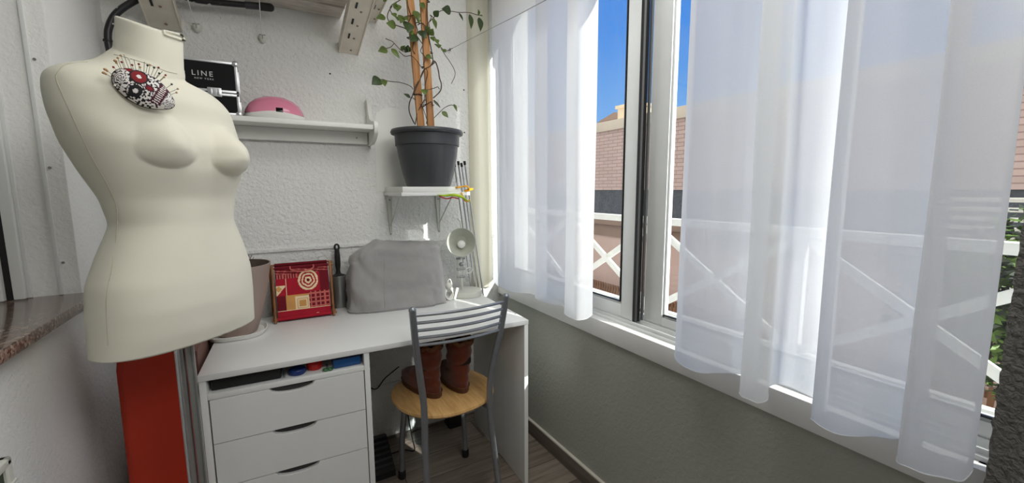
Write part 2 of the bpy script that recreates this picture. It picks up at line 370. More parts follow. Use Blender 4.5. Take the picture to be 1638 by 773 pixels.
# pier beside the camera: rough plaster with a ragged edge
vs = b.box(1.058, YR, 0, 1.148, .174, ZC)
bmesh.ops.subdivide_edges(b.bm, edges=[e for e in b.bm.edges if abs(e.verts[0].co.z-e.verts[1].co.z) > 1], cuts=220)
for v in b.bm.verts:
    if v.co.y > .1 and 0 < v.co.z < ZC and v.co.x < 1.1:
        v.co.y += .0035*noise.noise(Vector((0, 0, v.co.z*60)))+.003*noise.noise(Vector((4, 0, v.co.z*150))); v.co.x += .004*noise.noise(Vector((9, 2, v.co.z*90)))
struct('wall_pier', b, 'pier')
b = MB(); b.box(1.1485, YR, .70, XR+.16, -.60, 2.28); struct('wall_right_near', b, 'plaster_left')
b = MB(); b.box(XR-.014, -.6, 0, XR+.01, YB, .072, .001); struct('baseboard_right', b, 'base')
b = MB(); b.box(XR-.014, -.6, .072, XR+.01, YB, .080, .002); struct('trim_2', b, 'base_top')
b = MB(); b.box(XL, YB-.022, 0, XR, YB, .012); struct('baseboard_back', b, 'base')
# window sill board
b = MB(); b.box(1.150, -.599, .695, XR+.16, .2, .768); b.box(XR-.012, .176, .695, XR+.16, YB+.01, .768, .003); struct('trim_3', b, 'sillw')
# sliding window: outer frame, two sashes
wroot = bpy.data.objects.new('window_1', None); COL.objects.link(wroot); wroot.location = (1.2, 1.14, .768); wroot['kind'] = 'structure'
b = MB()
b.box(1.158, -.6, .766, 1.275, 2.12, .778, .002); b.box(1.168, -.6, .776, 1.172, 2.12, .790); b.box(1.205, -.6, .776, 1.211, 2.12, .794); b.box(1.25, -.6, .776, 1.256, 2.12, .800)
b.box(1.158, -.6, 2.24, 1.275, 2.12, 2.29, .003); b.box(1.158, 2.075, .768, 1.275, 2.12, 2.28, .003); b.box(1.158, -.6, .768, 1.275, -.565, 2.28, .003)
b.build('window_frame', 'alu', wroot)
def sash(x0, x1, ya, yb, zb, stile_a, stile_b, railb):
    b = MB(); z0, z1 = .782, 2.25
    b.box(x0, ya, z0, x1, ya+stile_a, z1, .003); b.box(x0, yb-stile_b, z0, x1, yb, z1, .003)
    b.box(x0, ya+stile_a, z0, x1, yb-stile_b, z0+railb, .002); b.box(x0, ya+stile_a, z1-.06, x1, yb-stile_b, z1, .002)
    # stepped inner bead
    for (p, q) in ((ya+stile_a, ya+stile_a+.008), (yb-stile_b-.008, yb-stile_b)): b.box(x0+.006, p, z0+railb, x1-.006, q, z1-.06, .001)
    b.box(x0+.006, ya+stile_a, z0+railb, x1-.006, yb-stile_b, z0+railb+.01, .001)
    s = b.build('sash', 'alu', wroot)
    g = MB(); xm = (x0+x1)/2; g.box(xm-.002, ya+stile_a, z0+railb, xm+.002, yb-stile_b, z1-.06); g.build('pane', 'glass', s)
    g = MB(); g.box(x0-.0005, ya+stile_a+.006, z0+railb+.008, x0+.008, ya+stile_a+.010, z1-.07)
    g.box(x0-.0005, ya+stile_a+.006, z0+railb+.008, x0+.008, yb-stile_b-.008, z0+railb+.012); g.build('gasket', 'black', s)
    return s
sash(1.174, 1.202, 1.118, 2.08, .782, .060, .05, .062)
s2 = sash(1.214, 1.244, -.56, 1.098, .782, .05, .084, .045)
g = MB(); g.box(1.1735, 1.104, .79, 1.2005, 1.117, 2.24); g.build('brush_seal', 'black', wroot)
g = MB(); g.box(1.206, 1.098, .79, 1.2135, 1.108, 2.24); g.build('channel', 'alu_grey', wroot)
# serving-hatch window in the left opening: trim strip, frame profiles, gasket, panel
w2 = bpy.data.objects.new('window_2', None); COL.objects.link(w2); w2.location = (-.6, YJ, 1.011); w2['kind'] = 'structure'
b = MB(); b.box(-.521, YJ-.006, 1.011, -.512, YJ, 2.12, .001); b.build('metal_strip', 'alu', w2)
b = MB()
for z in (1.10, 1.36, 1.64, 1.9): b.lathe([(.0035, 0), (.0035, .002)], (-.505, YJ-.001, z), (0, -1, 0), 12)
b.build('screw', 'alu_grey', w2)
b = MB(); b.box(-.602, YJ-.02, 1.011, -.580, YJ, 2.12, .002); b.box(-.580, YJ-.008, 1.011, -.572, YJ, 2.12, .001); b.build('window_frame', 'alu', w2)
b = MB(); b.box(-.616, YJ-.016, 1.011, -.602, YJ, 2.12); b.build('gasket', 'black', w2)
b = MB(); b.box(-.68, YJ-.03, 1.011, -.616, YJ, 2.12, .003); b.build('sash', 'alu', w2)
b = MB(); b.box(-.65, YR, 1.05, -.646, YJ-.03, 2.12); b.build('pane', 'glass', w2)
# granite counter on the low wall
b = MB(); b.box(-.9, YR, .985, -.438, YJ-.001, 1.011, .003)
single(b, 'countertop', 'granite', 'polished brown granite counter slab on the white low wall at left', 'countertop', (-.6, .6, .985))

# ================================================================ OUTSIDE
rail = thing('balcony_railing', 'white painted railing with crossed braces outside the sliding window', 'railing', (2.2, 1.5, .45))
b = MB(); b.box(2.17, -1.2, 1.062, 2.235, 5.6, 1.105, .004); b.build('top_rail', 'rail', rail)
b = MB(); b.box(2.18, -1.2, .465, 2.22, 5.6, .500, .003); b.build('bottom_rail', 'rail', rail)
ys = [-.76, .14, 1.03, 1.925, 2.82, 3.71, 4.6, 5.5]
for y in ys:
    b = MB(); b.box(2.182, y-.024, .40, 2.222, y+.024, 1.065, .003); b.build('post', 'rail', rail)
for y0, y1 in zip(ys, ys[1:]):
    for k in (0, 1):
        za, zb = (1.05, .5) if k else (.5, 1.05)
        L_ = math.hypot(y1-y0-.04, zb-za); ang = math.atan2(zb-za, y1-y0-.04)
        T = Matrix.Translation((2.2+(.006 if k else -.006), (y0+y1)/2, (za+zb)/2)) @ Matrix.Rotation(ang, 4, 'X')
        b = MB(); b.box(-.010, -L_/2, -.021, .010, L_/2, .021, .002, M4=T); b.build('brace', 'rail', rail)
b = MB(); b.box(XR+.16, -3, .28, 2.3, 7, .40); struct('floor_outside_ledge', b, 'sillw')
bl = thing('building', 'pink brick clad building across the street with dark glass band', 'building', (14.5, 8, -5))
b = MB(); b.box(14.05, -20, 1.22, 22, 45, 3.97); b.build('cladding', 'siding', bl)
b = MB(); b.box(13.95, -20, 3.97, 22, 45, 4.42, .02); b.build('parapet', 'cap', bl)
b = MB(); b.box(14.2, -20, -.04, 22, 45, 1.22); b.build('glass_band', 'bglass', bl)
b = MB(); b.box(13.8, -20, -.42, 22, 45, -.04, .02); b.box(13.98, -20, -.97, 22, 45, -.42); b.build('cornice', 'cornice', bl)
b = MB(); b.box(14.05, -20, -5, 22, 45, -.97); b.build('wall', 'pinkwall', bl)
sf = thing('slatted_fence', 'brown slatted fence at street level below the pink wall', 'fence', (13.0, 8, -5))
b = MB(); 
for k in range(230): b.box(12.96, 2+k*.16, -4.95, 13.0, 2.10+k*.16, -2.95)
b.build('slats', 'brownslat', sf)
b = MB(); b.box(13.0, 2, -3.2, 13.05, 39, -3.05); b.box(13.0, 2, -4.8, 13.05, 39, -4.65); b.build('fence_rail', 'brownslat', sf)
b = MB(); b.box(16.5, 15.9, 4.425, 18.2, 17.2, 5.55, .03); b.box(16.4, 15.8, 5.5, 18.3, 17.3, 5.66, .02)
single(b, 'stair_tower', 'roofhouse', 'small cream stairwell box on the roof of the pink building', 'rooftop structure', (17.3, 16.5, 4.4))
rh = thing('rooftop_house', 'distant cream house with low gabled roof beyond the parapet', 'house', (22, 25, 4))
b = MB(); b.box(23, 22.5, 4, 26, 25.8, 6.45, .05); b.build('wall', 'roofhouse', rh)
b = MB(); b.prism([(22.3, 6.45), (26.0, 6.45), (24.1, 6.95)], 22.8, 26.2, Matrix(((0, 0, 1, 0), (1, 0, 0, 0), (0, 1, 0, 0), (0, 0, 0, 1)))); b.build('roof', 'cornice', rh)
b = MB(); b.box(3, -20, -5.2, 40, 50, -5); struct('ground_street', b, 'ground')
def bush(name, c, rad, n, mats, label, size=.05, parentmat='bark', sc=(1, 1, 1)):
    root = thing(name, label, 'tree' if 'tree' in name else 'shrub', (c[0], c[1], -5))
    b = MB()
    for i in range(n):
        d = Vector((random.gauss(0, 1), random.gauss(0, 1), random.gauss(0, 1))).normalized()
        rr = rad*(.35+.65*random.random()**.4)*(1+.35*noise.noise(d*2.2))
        p = Vector(c)+Vector((d.x*rr*sc[0], d.y*rr*sc[1], d.z*rr*sc[2]))
        a = Vector((random.gauss(0, 1), random.gauss(0, 1), random.gauss(0, .5))).normalized(); w = a.cross(d+Vector((.01, .2, 0))).normalized()
        s = size*(.6+.8*random.random()); b.mi = 0 if random.random() < .55 else 1
        v = [b.bm.verts.new(p+a*s), b.bm.verts.new(p+w*s*.45), b.bm.verts.new(p-a*s), b.bm.verts.new(p-w*s*.45)]
        b._f([b.bm.faces.new(v)])
    b.build('foliage', mats, root, smooth=False, recalc=False)
    b = MB(); b.tube([(c[0], c[1], -5), (c[0]+.05, c[1], -3), (c[0], c[1]+.05, c[2])], [.09, .07, .03], 10)
    for k in range(6):
        a = k*1.05; b.tube([(c[0], c[1], c[2]-rad*.6), (c[0]+rad*.5*math.cos(a), c[1]+rad*.5*math.sin(a), c[2]+rad*.2)], [.03, .01], 6)
    b.build('trunk', parentmat, root)
bush('small_tree', (7.2, 1.3, -.1), 1.0, 4200, ['bushleaf', 'bushdark'], 'leafy green small tree outside at the right end of the window', .07, sc=(.8, .8, 1))
bush('dark_shrub', (4.3, .62, -1.9), .95, 4200, ['bushdark', 'bushleaf'], 'dark green tree below the leafy one at far right outside', .06)
sc_ = thing('louvred_screen', 'white louvred screen among the trees at far right outside', 'screen', (9.1, 1.5, -5))
b = MB()
for k in range(16):
    T = Matrix.Translation((9.1, 1.5, -1.0+k*.14)) @ Matrix.Rotation(.5, 4, 'Y'); b.box(-.05, -.75, -.012, .05, .75, .012, M4=T)
b.build('louvres', 'rail', sc_)
b = MB(); b.box(9.06, .7, -5, 9.14, .76, 1.3); b.box(9.06, 2.24, -5, 9.14, 2.3, 1.3); b.build('screen_frame', 'rail', sc_)

# ================================================================ CURTAINS
def curtain(name, plan, z0, z1, mt, label, hemamp=.006, lean=(0, 0), n=12, pinch=.0):
    pl = spline([Vector((x, y, 0)) for x, y in plan], n); cen = sum((p for p in pl), Vector())/len(pl)
    nz = 60; rings = []
    for i in range(nz+1):
        t = i/nz; z = z0+(z1-z0)*t; row = []
        for j, p in enumerate(pl):
            q = p.copy(); am = 1-pinch*t
            q.x = cen.x+(p.x-cen.x)*am+lean[0]*t
            q.y += lean[1]*t + .004*noise.noise(Vector((j*.07, z*2.0, 1)))
            q.x += .006*noise.noise(Vector((j*.09, z*1.6, 5)))*(1-t*.5)
            zz = z + (hemamp*noise.noise(Vector((j*.1, 0, 3)))*(1-t))
            row.append(Vector((q.x, q.y, zz)))
        rings.append(row)
    root = thing(name, label, 'curtain', (cen.x, cen.y, z0))
    b = MB(); b.loft(rings, False, False, closed=False); b.build('fabric', mt, root, angle=180, recalc=False)
    b = MB(); b.tube([r+Vector((0, 0, .001)) for r in rings[0]], .0012, 6); b.build('hem', mt, root)
    for sgn, k in ((0, 0), (1, len(pl)-1)):
        b = MB(); b.tube([rings[i][k] for i in range(nz+1)], .0014, 6); b.build('side_hem', mt, root)
    # header tape with small hooks on the rod
    b = MB(); b.tube([(p.x, p.y, z1-.01) for p in rings[-1]], .004, 6); b.build('header_tape', mt, root)
    return root
def plan(lst, z=.785):
    out = []
    for px, X in lst:
        # point at depth X from the wall side seen in that column
        y0, y1 = -.3, 2.5
        for _ in range(50):
            ym = (y0+y1)/2
            if proj(Vector((X, ym, z)))[0] > px: y0 = ym
            else: y1 = ym
        out.append((X, ym))
    return out
RC = plan([(1088, 1.125), (1081, 1.08), (1081, 1.03), (1094, 1.003), (1118, 1.005), (1146, 1.04), (1172, 1.085), (1198, 1.115), (1212, 1.10), (1200, 1.05), (1187, 1.005), (1182, .985), (1190, .973), (1210, .978), (1225, 1.0), (1229, 1.04), (1228, 1.08), (1240, 1.115), (1270, 1.122), (1300, 1.12), (1322, 1.105), (1318, 1.065), (1302, 1.03), (1297, 1.005), (1308, .995), (1340, 1.0), (1378, 1.02), (1415, 1.055), (1445, 1.09), (1470, 1.105), (1470, 1.07), (1448, 1.03), (1437, 1.0), (1441, .98), (1465, .978), (1500, .988), (1530, 1.008), (1546, 1.035), (1553, 1.07), (1549, 1.10)])
curtain('sheer_curtain', RC, .785, 2.30, 'sheer', 'wide sheer white curtain in deep folds on the right half of window', .008, n=7)
LC = plan([(793, 1.10), (791, 1.06), (797, 1.025), (812, 1.02), (832, 1.045), (852, 1.09), (868, 1.12), (874, 1.11), (864, 1.08), (856, 1.06), (862, 1.048), (880, 1.06), (899, 1.09), (914, 1.115), (918, 1.10), (908, 1.055), (903, 1.025), (908, 1.01), (920, 1.01), (932, 1.035), (942, 1.075), (948, 1.11), (944, 1.125)])
curtain('sheer_curtain', LC, .785, 2.30, 'sheer', 'sheer white curtain gathered left of the bare window pane', .006, n=8)
CC = [(.958, 2.113), (.972, 2.088), (1.0, 2.080), (1.03, 2.092), (1.055, 2.080), (1.072, 2.090), (1.082, 2.108)]
curtain('lining_curtain', CC, .745, 2.30, 'sheer_cream', 'opaque cream curtain hanging in the corner beside the back wall', .004, n=8)
cr = thing('curtain_rod', 'white curtain rod along the top of the window', 'curtain rod', (1.06, 1.1, 2.31))
b = MB(); b.tube([(1.06, .176, 2.312), (1.06, 2.118, 2.312)], .011, 16); b.build('rod', 'white_pl', cr)
b = MB(); b.box(1.05, 1.05, 2.30, XR+.01, 1.07, 2.325, .002); b.build('rod_bracket', 'white_pl', cr)

# ================================================================ DESK
DR = -math.atan2(.047, 1.128)
desk = thing('desk', 'white laminate desk with drawers and an open cubby against back wall', 'desk', (-.218, 1.49, 0), DR)
def dpart(name, fn, mt, parent=None, **k):
    b = MB(); fn(b); return b.build(name, mt, parent or desk, local=True, **k)
DW, DD, DH = 1.13, .575, .75
dpart('desktop', lambda b: b.box(0, 0, DH-.019, DW, DD, DH, .0015), 'laminate')
dpart('side_panel', lambda b: b.box(.001, .004, 0, .019, DD-.002, DH-.0195, .001), 'laminate')
dpart('side_panel', lambda b: b.box(DW-.019, .002, 0, DW-.001, DD-.002, DH-.0195, .001), 'laminate')
dpart('divider_panel', lambda b: b.box(.470, .004, 0, .488, DD-.002, DH-.0195, .001), 'laminate')
dpart('cubby_floor', lambda b: b.box(.0195, .004, .668, .4695, DD-.02, .684, .001), 'laminate')
dpart('back_panel', lambda b: b.box(.0195, DD-.018, .08, .4695, DD-.004, .730), 'laminate_in')
for y in (.1, .3, .5): dpart('edge_screw', lambda b: b.lathe([(.004, 0), (.004, .0012)], (DW-.01, y, DH), None, 10), 'alu_grey')
def drawer(z0, z1):
    x0, x1 = .0235, .4665; cx = (x0+x1)/2; hw, dp = .066, .021
    poly = [(x0, z0), (x1, z0), (x1, z1)]
    for k in range(17):
        t = 1-2*k/16; poly.append((cx+hw*t, z1-dp*math.sqrt(max(0, 1-abs(t)**2.4)) if abs(t) < 1 else z1))
    poly.append((x0, z1))
    T = Matrix(((1, 0, 0, 0), (0, 0, 1, 0), (0, 1, 0, 0), (0, 0, 0, 1)))
    b = MB(); b.prism(poly, .002, .019, T); o = b.build('drawer', 'laminate', desk, local=True, angle=25)
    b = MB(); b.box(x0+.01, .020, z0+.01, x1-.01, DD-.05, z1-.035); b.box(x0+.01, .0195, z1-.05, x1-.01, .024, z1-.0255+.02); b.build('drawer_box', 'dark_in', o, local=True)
for z0, z1 in ((.5265, .666), (.381, .5235), (.2355, .378), (.09, .2325)): drawer(z0, z1)
dpart('plinth', lambda b: b.box(.0195, .03, 0, .4695, .046, .085), 'laminate')
dpart('modesty_rail', lambda b: b.box(.4885, DD-.025, .63, DW-.0195, DD-.008, .730), 'laminate_in')
def dl(x, y, z):  # desk local -> world
    return world(desk) @ Vector((x, y, z))
# cubby contents
def cub(name, label, cat, x, y): return thing(name, label, cat, dl(x, y, .6842), DR)
t = cub('storage_case', 'black case with clear hinged lid in the left of the cubby', 'case', .12, .16)
b = MB(); b.box(-.095, -.13, 0, .095, .10, .036, .006); b.build('tray', 'black', t, local=True)
b = MB(); b.prism([(-.098, .0362), (.100, .0362), (.104, .039), (.030, .0445), (.012, .041), (-.094, .0445)], -.134, .104, Matrix(((1, 0, 0, 0), (0, 0, 1, 0), (0, 1, 0, 0), (0, 0, 0, 1)))); b.build('lid', 'screen', t, local=True)
b = MB(); b.box(.10, -.138, .004, .107, -.10, .032, .002); b.build('clasp', 'clear', t, local=True)
t = cub('craft_tin', 'small dark blue round tin in the middle of the cubby', 'tin', .262, .05)
b = MB(); b.lathe([(.024, 0), (.027, .004), (.027, .014), (.024, .018), (0.001, .019)], (0, 0, 0), None, 28, True, False); b.build('lid', 'bluedark', t, local=True)
t = cub('tape_dispenser', 'small round red plastic box beside the blue tin in cubby', 'box', .316, .065)
b = MB(); b.lathe([(.021, 0), (.025, .006), (.025, .022), (.018, .029), (.001, .031)], (0, 0, 0), None, 28, True, False); b.build('shell', 'red', t, local=True)
b = MB(); b.lathe([(.010, .028), (.010, .0305), (.001, .031)], (0, 0, 0), None, 20, False, False); b.build('hub', 'pin_amber', t, local=True)
t = cub('thread_snips', 'green handled thread snips lying in the cubby before red box', 'scissors', .355, .025)
b = MB()
for s in (-1, 1): b.tube([Vector((s*.007+.008*math.cos(a), .010*math.sin(a), .004)) for a in np.linspace(0, 2*PI, 16)], .0025, 8)
b.build('handle', 'green', t, local=True)
b = MB(); b.box(-.003, .012, .002, .003, .05, .005, .001); b.build('blade', 'chrome', t, local=True)
t = cub('needle_box', 'blue plastic box with pale rim at the right of the cubby', 'box', .417, .10)
b = MB(); b.box(-.045, -.075, 0, .045, .075, .032, .005); b.build('shell', 'blue', t, local=True)
b = MB(); b.box(-.047, -.077, .0322, .047, .077, .037, .002); b.build('lid', 'clear', t, local=True)

# ================================================================ CHAIR
ch = thing('dining_chair', 'silver grey tubular metal chair with round beech seat at the desk', 'chair', (.59, 1.60, 0))
b = MB()
sc0 = (.592, 1.622)
prof = [(.185, .428), (.204, .432), (.211, .440), (.209, .449), (.203, .4515)]
b.loft([ringpts(sc0, r*1.0, r*.99, z, 64, .90, .12) for r, z in prof]); b.build('seat', 'beech', ch)
def leg(pts, foot=True, r=.0125):
    b = MB(); b.tube(spline(pts, 8), r, 14); o = b.build('leg', 'chairmetal', ch)
    if foot:
        p = Vector(pts[-1]); b = MB(); b.lathe([(.015, -.002), (.017, .004), (.0165, .032), (.0145, .036)], (p.x, p.y, 0.002), None, 18); b.build('foot_cap', 'black', o)
leg([(.468, 1.742, .424), (.446, 1.762, .2), (.440, 1.768, .01)])
leg([(.716, 1.742, .424), (.742, 1.762, .2), (.750, 1.766, .01)])
leg([(.400, 1.375, .885), (.412, 1.392, .76), (.434, 1.418, .60), (.444, 1.422, .50), (.442, 1.418, .36), (.438, 1.40, .2), (.428, 1.375, .01)])
leg([(.766, 1.375, .885), (.752, 1.392, .76), (.722, 1.418, .58), (.713, 1.422, .48), (.716, 1.418, .36), (.726, 1.40, .2), (.738, 1.375, .01)])
for (x, y) in ((.400, 1.375), (.766, 1.375)):
    b = MB(); b.ball((x, y, .886), .0132); b.build('post_cap', 'chairmetal', ch)
def post(z, L_):
    A = [(.885, .400, .766, 1.375), (.76, .412, .752, 1.392), (.60, .434, .722, 1.416)]
    for (z0, l0, r0, y0), (z1, l1, r1, y1) in zip(A, A[1:]):
        if z <= z0 and z >= z1:
            t = (z0-z)/(z0-z1); return (l0+(l1-l0)*t if L_ else r0+(r1-r0)*t, y0+(y1-y0)*t)
for k in range(5):
    zl = .866-.0285*k; (xl, yl), (xr, yr) = post(zl, True), post(zl, False)
    pts = []
    for i in range(21):
        t = i/20; pts.append((xl+(xr-xl)*t, yl+(yr-yl)*t-.026*math.sin(PI*t), zl))
    b = MB(); b.tube(pts, .0055, 10); b.build('back_rail', 'chairmetal', ch)
b = MB(); b.tube(ringpts(sc0, .16, .155, .420, 33, .9), .009, 10)
b.tube([(.444, 1.422, .424), (.468, 1.50, .42)], .009, 10); b.tube([(.713, 1.422, .424), (.70, 1.50, .42)], .009, 10)
b.tube([(.468, 1.742, .42), (.716, 1.742, .42)], .009, 10); b.build('seat_frame', 'chairmetal', ch)

# boots
def boot(loc, rot, label, slouch=0.0, flip=1):
    root = thing('ankle_boot', label, 'boot', loc, rot, 'brown boots on the chair seat')
    # toe toward +y, heel back at y=0
    secs = [(.000, -.002, .245, .042), (.004, -.004, .250, .045), (.022, -.004, .250, .046)]
    b = MB(); rings = [ringpts((0, (y0+y1)/2), w, (y1-y0)/2, z, 40, .9) for z, y0, y1, w in secs]; b.loft(rings); b.build('sole', 'sole', root, local=True)
    secs = [(.020, 0, .247, .0445), (.035, -.001, .249, .047), (.055, .000, .240, .048), (.070, .001, .220, .048), (.085, .002, .180, .047), (.10, .004, .145, .046), (.118, .004, .125, .046), (.14, .002, .118, .048), (.165, -.001, .116, .050), (.19, -.003, .116, .052), (.21, -.004, .118, .053)]
    rings = []
    for i, (z, y0, y1, w) in enumerate(secs):
        rr = ringpts((slouch*z*.3, (y0+y1)/2), w, (y1-y0)/2, z, 48, .95)
        for p in rr:
            k = .003*math.sin(z*150+p.x*30)+.004*noise.noise(Vector((p.x*20, p.y*20, z*22+flip*7)))
            d = Vector((p.x, p.y-(y0+y1)/2, 0)).normalized(); p += d*(k if z > .05 else k*.2)
        rings.append(rr)
    # densify
    dense = []
    for a, c in zip(rings, rings[1:]):
        for t in (0, .33, .66): dense.append([p.lerp(q, t) for p, q in zip(a, c)])
    dense.append(rings[-1]); b = MB(); b.loft(dense, True, False)
    inner = [[Vector((p.x*.86, (p.y-.057)*.86+.057, z)) for p in rings[-1]] for z in (.208, .12)]
    b.mi = 1; b.loft(inner, False, True); b.build('upper', ['suede', 'boot_dark'], root, local=True, angle=180)
    b = MB(); n = len(rings[-1]); cuff = []
    for j, p in enumerate(rings[-1]):
        cuff.append(Vector((p.x*.96, (p.y-.057)*.96+.057, .212+.005*math.sin(j*.9)+.004*noise.noise(p*40))))
    b.tube(cuff+[cuff[0]], .009, 10, cap=False); b.build('cuff', 'fleece', root, local=True)
    b = MB(); sm = ringpts((0, .122), .047, .128, .024, 40, .9); b.tube(sm+[sm[0]], .0018, 6); b.build('welt', 'fleece', root, local=True)
boot((.548, 1.552, .4515), .30, 'brown suede ankle boot, left one of the pair on the seat', -.1, 1)
boot((.655, 1.535, .4515), .02, 'brown suede ankle boot, right one of the pair on the seat', .05, 3)

# ================================================================ DRESS FORM
TZ = [0.935, 0.97, 1.03, 1.09, 1.15, 1.22, 1.28, 1.34, 1.4, 1.46, 1.5, 1.53, 1.555, 1.575, 1.59, 1.602, 1.61, 1.65, 1.68]
TW = [0.18, 0.1767, 0.1752, 0.1726, 0.1546, 0.1266, 0.1393, 0.1612, 0.1769, 0.1846, 0.1806, 0.1682, 0.1255, 0.0796, 0.0716, 0.0657, 0.0593, 0.0565, 0.0564]
TS = [0.0039, 0.0041, 0.0055, 0.0087, 0.0138, 0.0187, 0.0175, 0.0138, 0.0049, -0.006, -0.0125, -0.0231, -0.0307, -0.0238, -0.0132, -0.0073, -0.0032, 0.002, 0.0051]
TD = [0.1017, 0.1103, 0.1152, 0.1106, 0.1005, 0.0901, 0.0903, 0.1145, 0.1209, 0.0931, 0.092, 0.0754, 0.0625, 0.0629, 0.0618, 0.06, 0.0597, 0.059, 0.0578]
TC = (-.2147, 1.3052); TPHI, BP = .75, .0525
ax = np.array([math.cos(TPHI), math.sin(TPHI)]); nn = np.array([math.sin(TPHI), -math.cos(TPHI)])
NZ, NA = 300, 240
zs = np.linspace(TZ[0], TZ[-1], NZ)
def sm(v, k=3):
    o = np.interp(zs, TZ, v)
    for _ in range(k):
        p = np.pad(o, 3, mode='edge'); o2 = np.convolve(p, np.ones(7)/7, 'valid'); w_ = np.clip((1.62-zs)/.10, .12, 1)*np.clip((zs-.935)/.03, 0, 1); o = o*(1-w_)+o2*w_
    return o
w_, s__, d__ = sm(TW), sm(TS), sm(TD)
th = np.linspace(0, 2*PI, NA, endpoint=False); ex = .85
Xs = np.sign(np.cos(th))*np.abs(np.cos(th))**ex; Ys = np.sign(np.sin(th))*np.abs(np.sin(th))**ex
lx = w_[:, None]*Xs[None]+s__[:, None]; ly = d__[:, None]*Ys[None]; zz = np.repeat(zs[:, None], NA, 1)
fr = np.clip(Ys, 0, 1)[None]**.5
for bc, br, bpk, bz in ((-.058, .056, .036, 1.389), (.095, .062, BP, 1.376)):
    dx = (lx-bc)/br; dzv = zz-bz; dz_ = np.where(dzv > 0, dzv/.085, dzv/.043)
    q = np.clip(1-dx**2-dz_**2, 0, 1); k_ = np.clip(dzv/.05+.6, 0, 1); k_ = k_*k_*(3-2*k_)
    ly = ly+fr*bpk*q**(.72+.9*k_)
tt = np.clip((zz-1.535)/.065, 0, 1); tt = tt*tt*(3-2*tt)
zz = zz-tt*.36*(ly+.028)
TP = np.stack([TC[0]+lx*ax[0]+ly*nn[0], TC[1]+lx*ax[1]+ly*nn[1], zz], -1)
form = thing('dress_form', 'cream jersey covered female torso dress form on a steel pole', 'dress form', (TC[0], TC[1], 0))
# rounded bottom edge and neck lip
rings = []
def inset(row, k, dz):
    c = row.mean(0); o = c+(row-c)*k; o[:, 2] += dz; return o
rings += [inset(TP[0], .90, -.004), inset(TP[0], .95, -.0035), inset(TP[0], .985, -.001)]
rings += list(TP); rings += [inset(TP[-1], .97, .003), inset(TP[-1], .9, .004)]
b = MB(); b.loft([[Vector(p) for p in r] for r in rings]); b.build('torso', 'jersey', form, angle=180)
def surf(px, py):
    best = None; q = TP.reshape(-1, 3)-np.array(CAM); Fv, Rv, Uv = np.array(F), np.array(R), np.array(U)
    z = q@Fv; u = W/2+FP*(q@Rv)/z; v = H/2-FP*(q@Uv)/z
    c = (TC[0]+0*u); d2 = (u-px)**2+(v-py)**2 + 0
    idx = np.argsort(d2)[:40]; idx = idx[d2[idx] < d2[idx[0]]+60]
    i = idx[np.argmin(z[idx])]
    return Vector(TP.reshape(-1, 3)[i]), i//NA, i % NA
def snorm(i, j):
    a = Vector(TP[i, (j+1) % NA]-TP[i, j-1]); c = Vector(TP[min(i+1, NZ-1), j]-TP[max(i-1, 0), j]); n = a.cross(c).normalized()
    return n if n.dot(CAM-Vector(TP[i, j])) > 0 else -n
def seam(pxs, name='seam'):
    pts = []
    for px, py in pxs: p, i, j = surf(px, py); pts.append(p+snorm(i, j)*.0004)
    b = MB(); b.tube(spline(pts, 6), .0009, 6); b.build(name, 'jersey_seam', form)
seam([(140, 97), (108, 100), (96, 110), (95, 128), (103, 155), (124, 205), (145, 255), (170, 300), (188, 340), (185, 380), (181, 427), (174, 484), (174, 560)])
seam([(183, 84), (210, 91), (240, 102), (268, 112), (286, 117)], 'neck_seam')
b = MB(); row = TP[-1]; lip = [Vector(p)+Vector((0, 0, .003)) for p in row]
cen_d = (Vector(row.mean(0))-CAM).length
seq = sorted((k for k in range(NA) if (lip[k]-CAM).length < cen_d+.02 and 262 <= proj(lip[k])[0] <= 296), key=lambda k: proj(lip[k])[0])
up_ = [lip[k]+Vector((0, 0, .004+.003*math.sin(PI*i/max(1, len(seq)-1)))) for i, k in enumerate(seq)]
dn_ = [lip[k]+(lip[k]-Vector(row.mean(0))).normalized()*.003+Vector((0, 0, -.004)) for k in seq]
b.tube(up_+dn_[::-1]+[up_[0]], .0024, 8); b.build('neck_fold', 'jersey', form)
b = MB(); b.tube([(-.222, 1.31, .02), (-.222, 1.31, .936)], .011, 20); b.build('stand_pole', 'chrome', form)
b = MB(); b.box(-.209, 1.302, .02, -.196, 1.318, .94, .002); b.box(-.196, 1.30, .02, -.192, 1.32, .94, .001); b.build('pole_channel', 'alu_grey', form)
b = MB()
for k in range(4):
    a = PI/4+k*PI/2; b.tube([(-.215, 1.31, .09), (-.215+.1*math.cos(a), 1.31+.1*math.sin(a), .05), (-.215+.2*math.cos(a), 1.31+.2*math.sin(a), .012)], .010, 10)
b.build('stand_feet', 'chrome', form)

# ---------------------------------------------------------------- pincushion and pins
pc, pi_, pj_ = surf(229, 143); pn = snorm(pi_, pj_)
pn = (pn+(CAM-pc).normalized()*1.2).normalized(); pcent = pc+pn*.014
